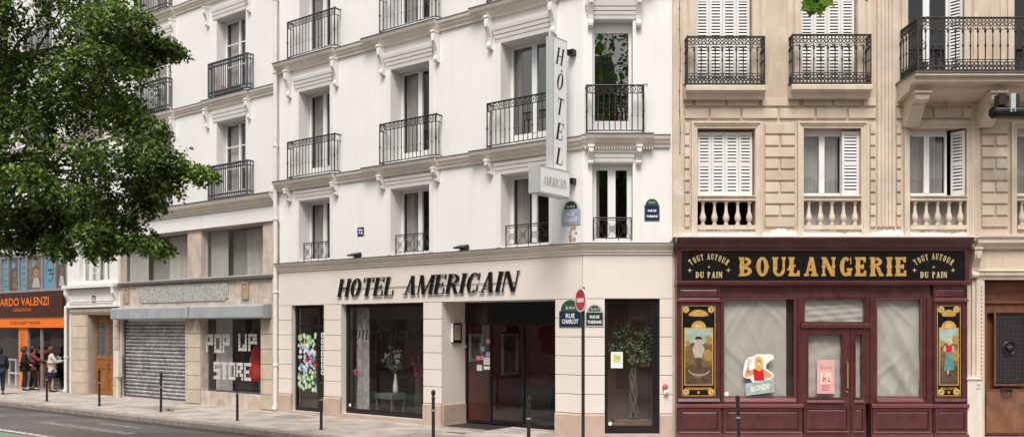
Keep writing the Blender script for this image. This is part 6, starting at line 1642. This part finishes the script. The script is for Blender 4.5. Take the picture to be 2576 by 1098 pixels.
tw = T3(2070, -70, Yt)
br.tube([(4.5,2.25,5.6), (3.9,3.6,6.0), (3.0,5.2,5.6), tuple(T3(2110,-160,Yt)), tuple(tw), tuple(T3(2058,-8,Yt)), tuple(T3(2050,16,Yt))], [.07,.05,.03,.014,.011,.008,.004], 6)
br.tube([tuple(T3(2110,-160,Yt)), tuple(T3(2165,-60,Yt+.1)), tuple(T3(2168,-14,Yt+.1))], [.008,.005,.003], 5)
for px, py, dx, dz, s, fy in ((2048,2,-.75,-.55,.115,-.25),(2056,0,.15,-.9,.12,-.3),(2046,12,-.2,-.8,.085,.3),(2066,-6,.7,-.45,.11,-.2),(2058,-22,-.5,-.3,.10,-.3),(2080,-30,.6,-.2,.10,-.1),(2040,-30,-.9,-.1,.11,-.2),(2172,-14,.3,-.6,.06,-.2),(2150,-28,-.5,-.4,.09,-.2),(2200,-40,.6,-.2,.1,0),(2100,-70,-.3,-.4,.12,-.2),(2120,-80,.5,-.3,.12,-.2)):
    plane_leaf(T3(px,py,Yt), Vector((dx, fy*.6, dz)), Vector((.15, -1, .35)), s)
for i in range(6500):                                    # high crown, seen only in reflections
    while True:
        p = Vector((R.uniform(-1,1), R.uniform(-1,1), R.uniform(-1,1)))
        if .2 < p.length < 1: break
    p = p*(p.length**-.3); s = 1 if (sin(p.x*7)+sin(p.y*6+1)+sin(p.z*8)) > -.9 else .45
    if s < 1 and R.random() < .8: continue
    leaf_batch(lm, Vector((5.2+p.x*4.2, 1.2+p.y*3.6, 11.2+p.z*4.6)), R, .24, .3, .9)
for k in range(8):
    a = k*.8; br.tube([(4.5,2.2,7+k*.4),(4.6+1.6*cos(a),1.8+1.4*sin(a),8.6+k*.5),(4.6+3.4*cos(a),1.3+2.9*sin(a),10.2+k*.5)], [.09,.06,.02], 5)
br.build('trunk', pt); lm.build('crown', pt, recalc=False)

# ================================================================== HOUSES ACROSS THE STREET (behind the viewpoint, mirrored in the panes)
def far_house(name, label, F, u0, u1, dd, h, mat):
    t = thing(name, label, 'house', F.P((u0+u1)/2, dd, 0)); mb = MB(F, mat); mb.box(u0,u1,dd,dd+9,-.14,h); mb.m('zinc').prof([(dd-.2,h+.002),(dd+9,h+.002),(dd+7,h+2.6),(dd+1.2,h+2.6)], u0, u1); mb.build('wall', t)
    n = int((u1-u0)/2.6)
    for i in range(n):
        for k in range(int(h/3.2)):
            a = u0+.8+2.6*i; z = 1.0+3.2*k; f = MB(F, 'window_white').box(a-.1,a+1.2,dd-.06,dd-.002,z-.1,z+2.1).build('window', t); MB(F, 'far_pane').box(a,a+1.1,dd-.09,dd-.061,z,z+2.0).build('pane', f)
far_house('opposite_house', 'pale house across the street, mirrored in the hotel windows', M, -70, -6, 24, 9.5, 'far_stucco')
far_house('opposite_house', 'red brick house across the street, mirrored in the corner windows', G, -1, 6.6, 38, 18, 'brick_red')
far_house('opposite_house', 'unseen house across the street, added to darken reflections in the bakery front', G, 6.7, 42, 38, 9.5, 'far_stucco')  # out of view; added to keep bright sky from reflecting in the bakery sign

# ================================================================== LIGHT, SKY, CAMERA
w = bpy.data.worlds.new('World'); SC.world = w; w.use_nodes = True; nt = w.node_tree
bg = nt.nodes['Background']; sky = nt.nodes.new('ShaderNodeTexSky'); sky.sky_type = 'NISHITA'; sky.sun_disc = False
EL, AZ = radians(57), radians(189)
sky.sun_elevation = EL; sky.sun_rotation = AZ; sky.air_density = 1.0; sky.dust_density = 3.0; sky.ozone_density = 1.0
hs_ = nt.nodes.new('ShaderNodeHueSaturation'); hs_.inputs['Saturation'].default_value = .16
tn = nt.nodes.new('ShaderNodeMixRGB'); tn.blend_type = 'MULTIPLY'; tn.inputs['Fac'].default_value = 1; tn.inputs['Color2'].default_value = (1.0,.975,.945,1)
nt.links.new(sky.outputs[0], hs_.inputs['Color']); nt.links.new(hs_.outputs[0], tn.inputs['Color1']); nt.links.new(tn.outputs[0], bg.inputs['Color']); bg.inputs['Strength'].default_value = SKY
sd = bpy.data.lights.new('sun', 'SUN'); sd.energy = SUN; sd.angle = radians(24); sd.color = (1, .955, .90)
so = bpy.data.objects.new('sun', sd); COL.objects.link(so)
dirv = Vector((sin(AZ)*cos(EL), cos(AZ)*cos(EL), sin(EL)))       # towards the sun
so.rotation_euler = dirv.to_track_quat('Z', 'Y').to_euler(); so.location = dirv*60
cam = bpy.data.cameras.new('camera'); co_ = bpy.data.objects.new('camera', cam); COL.objects.link(co_); SC.camera = co_
co_.location = (0, 0, CAMZ); co_.rotation_euler = (radians(90), 0, 0)
cam.sensor_width = 36; cam.lens = 36*FPX/2576; cam.shift_y = (HZ-549)/2576; cam.clip_end = 800; cam.clip_start = .1
SC.view_settings.view_transform = 'Standard'; SC.view_settings.look = 'None'; SC.view_settings.exposure = 0; SC.view_settings.gamma = 1
SC.cycles.max_bounces = 8; SC.cycles.transparent_max_bounces = 12; SC.cycles.caustics_reflective = False; SC.cycles.caustics_refractive = False
SC.cycles.use_denoising = True
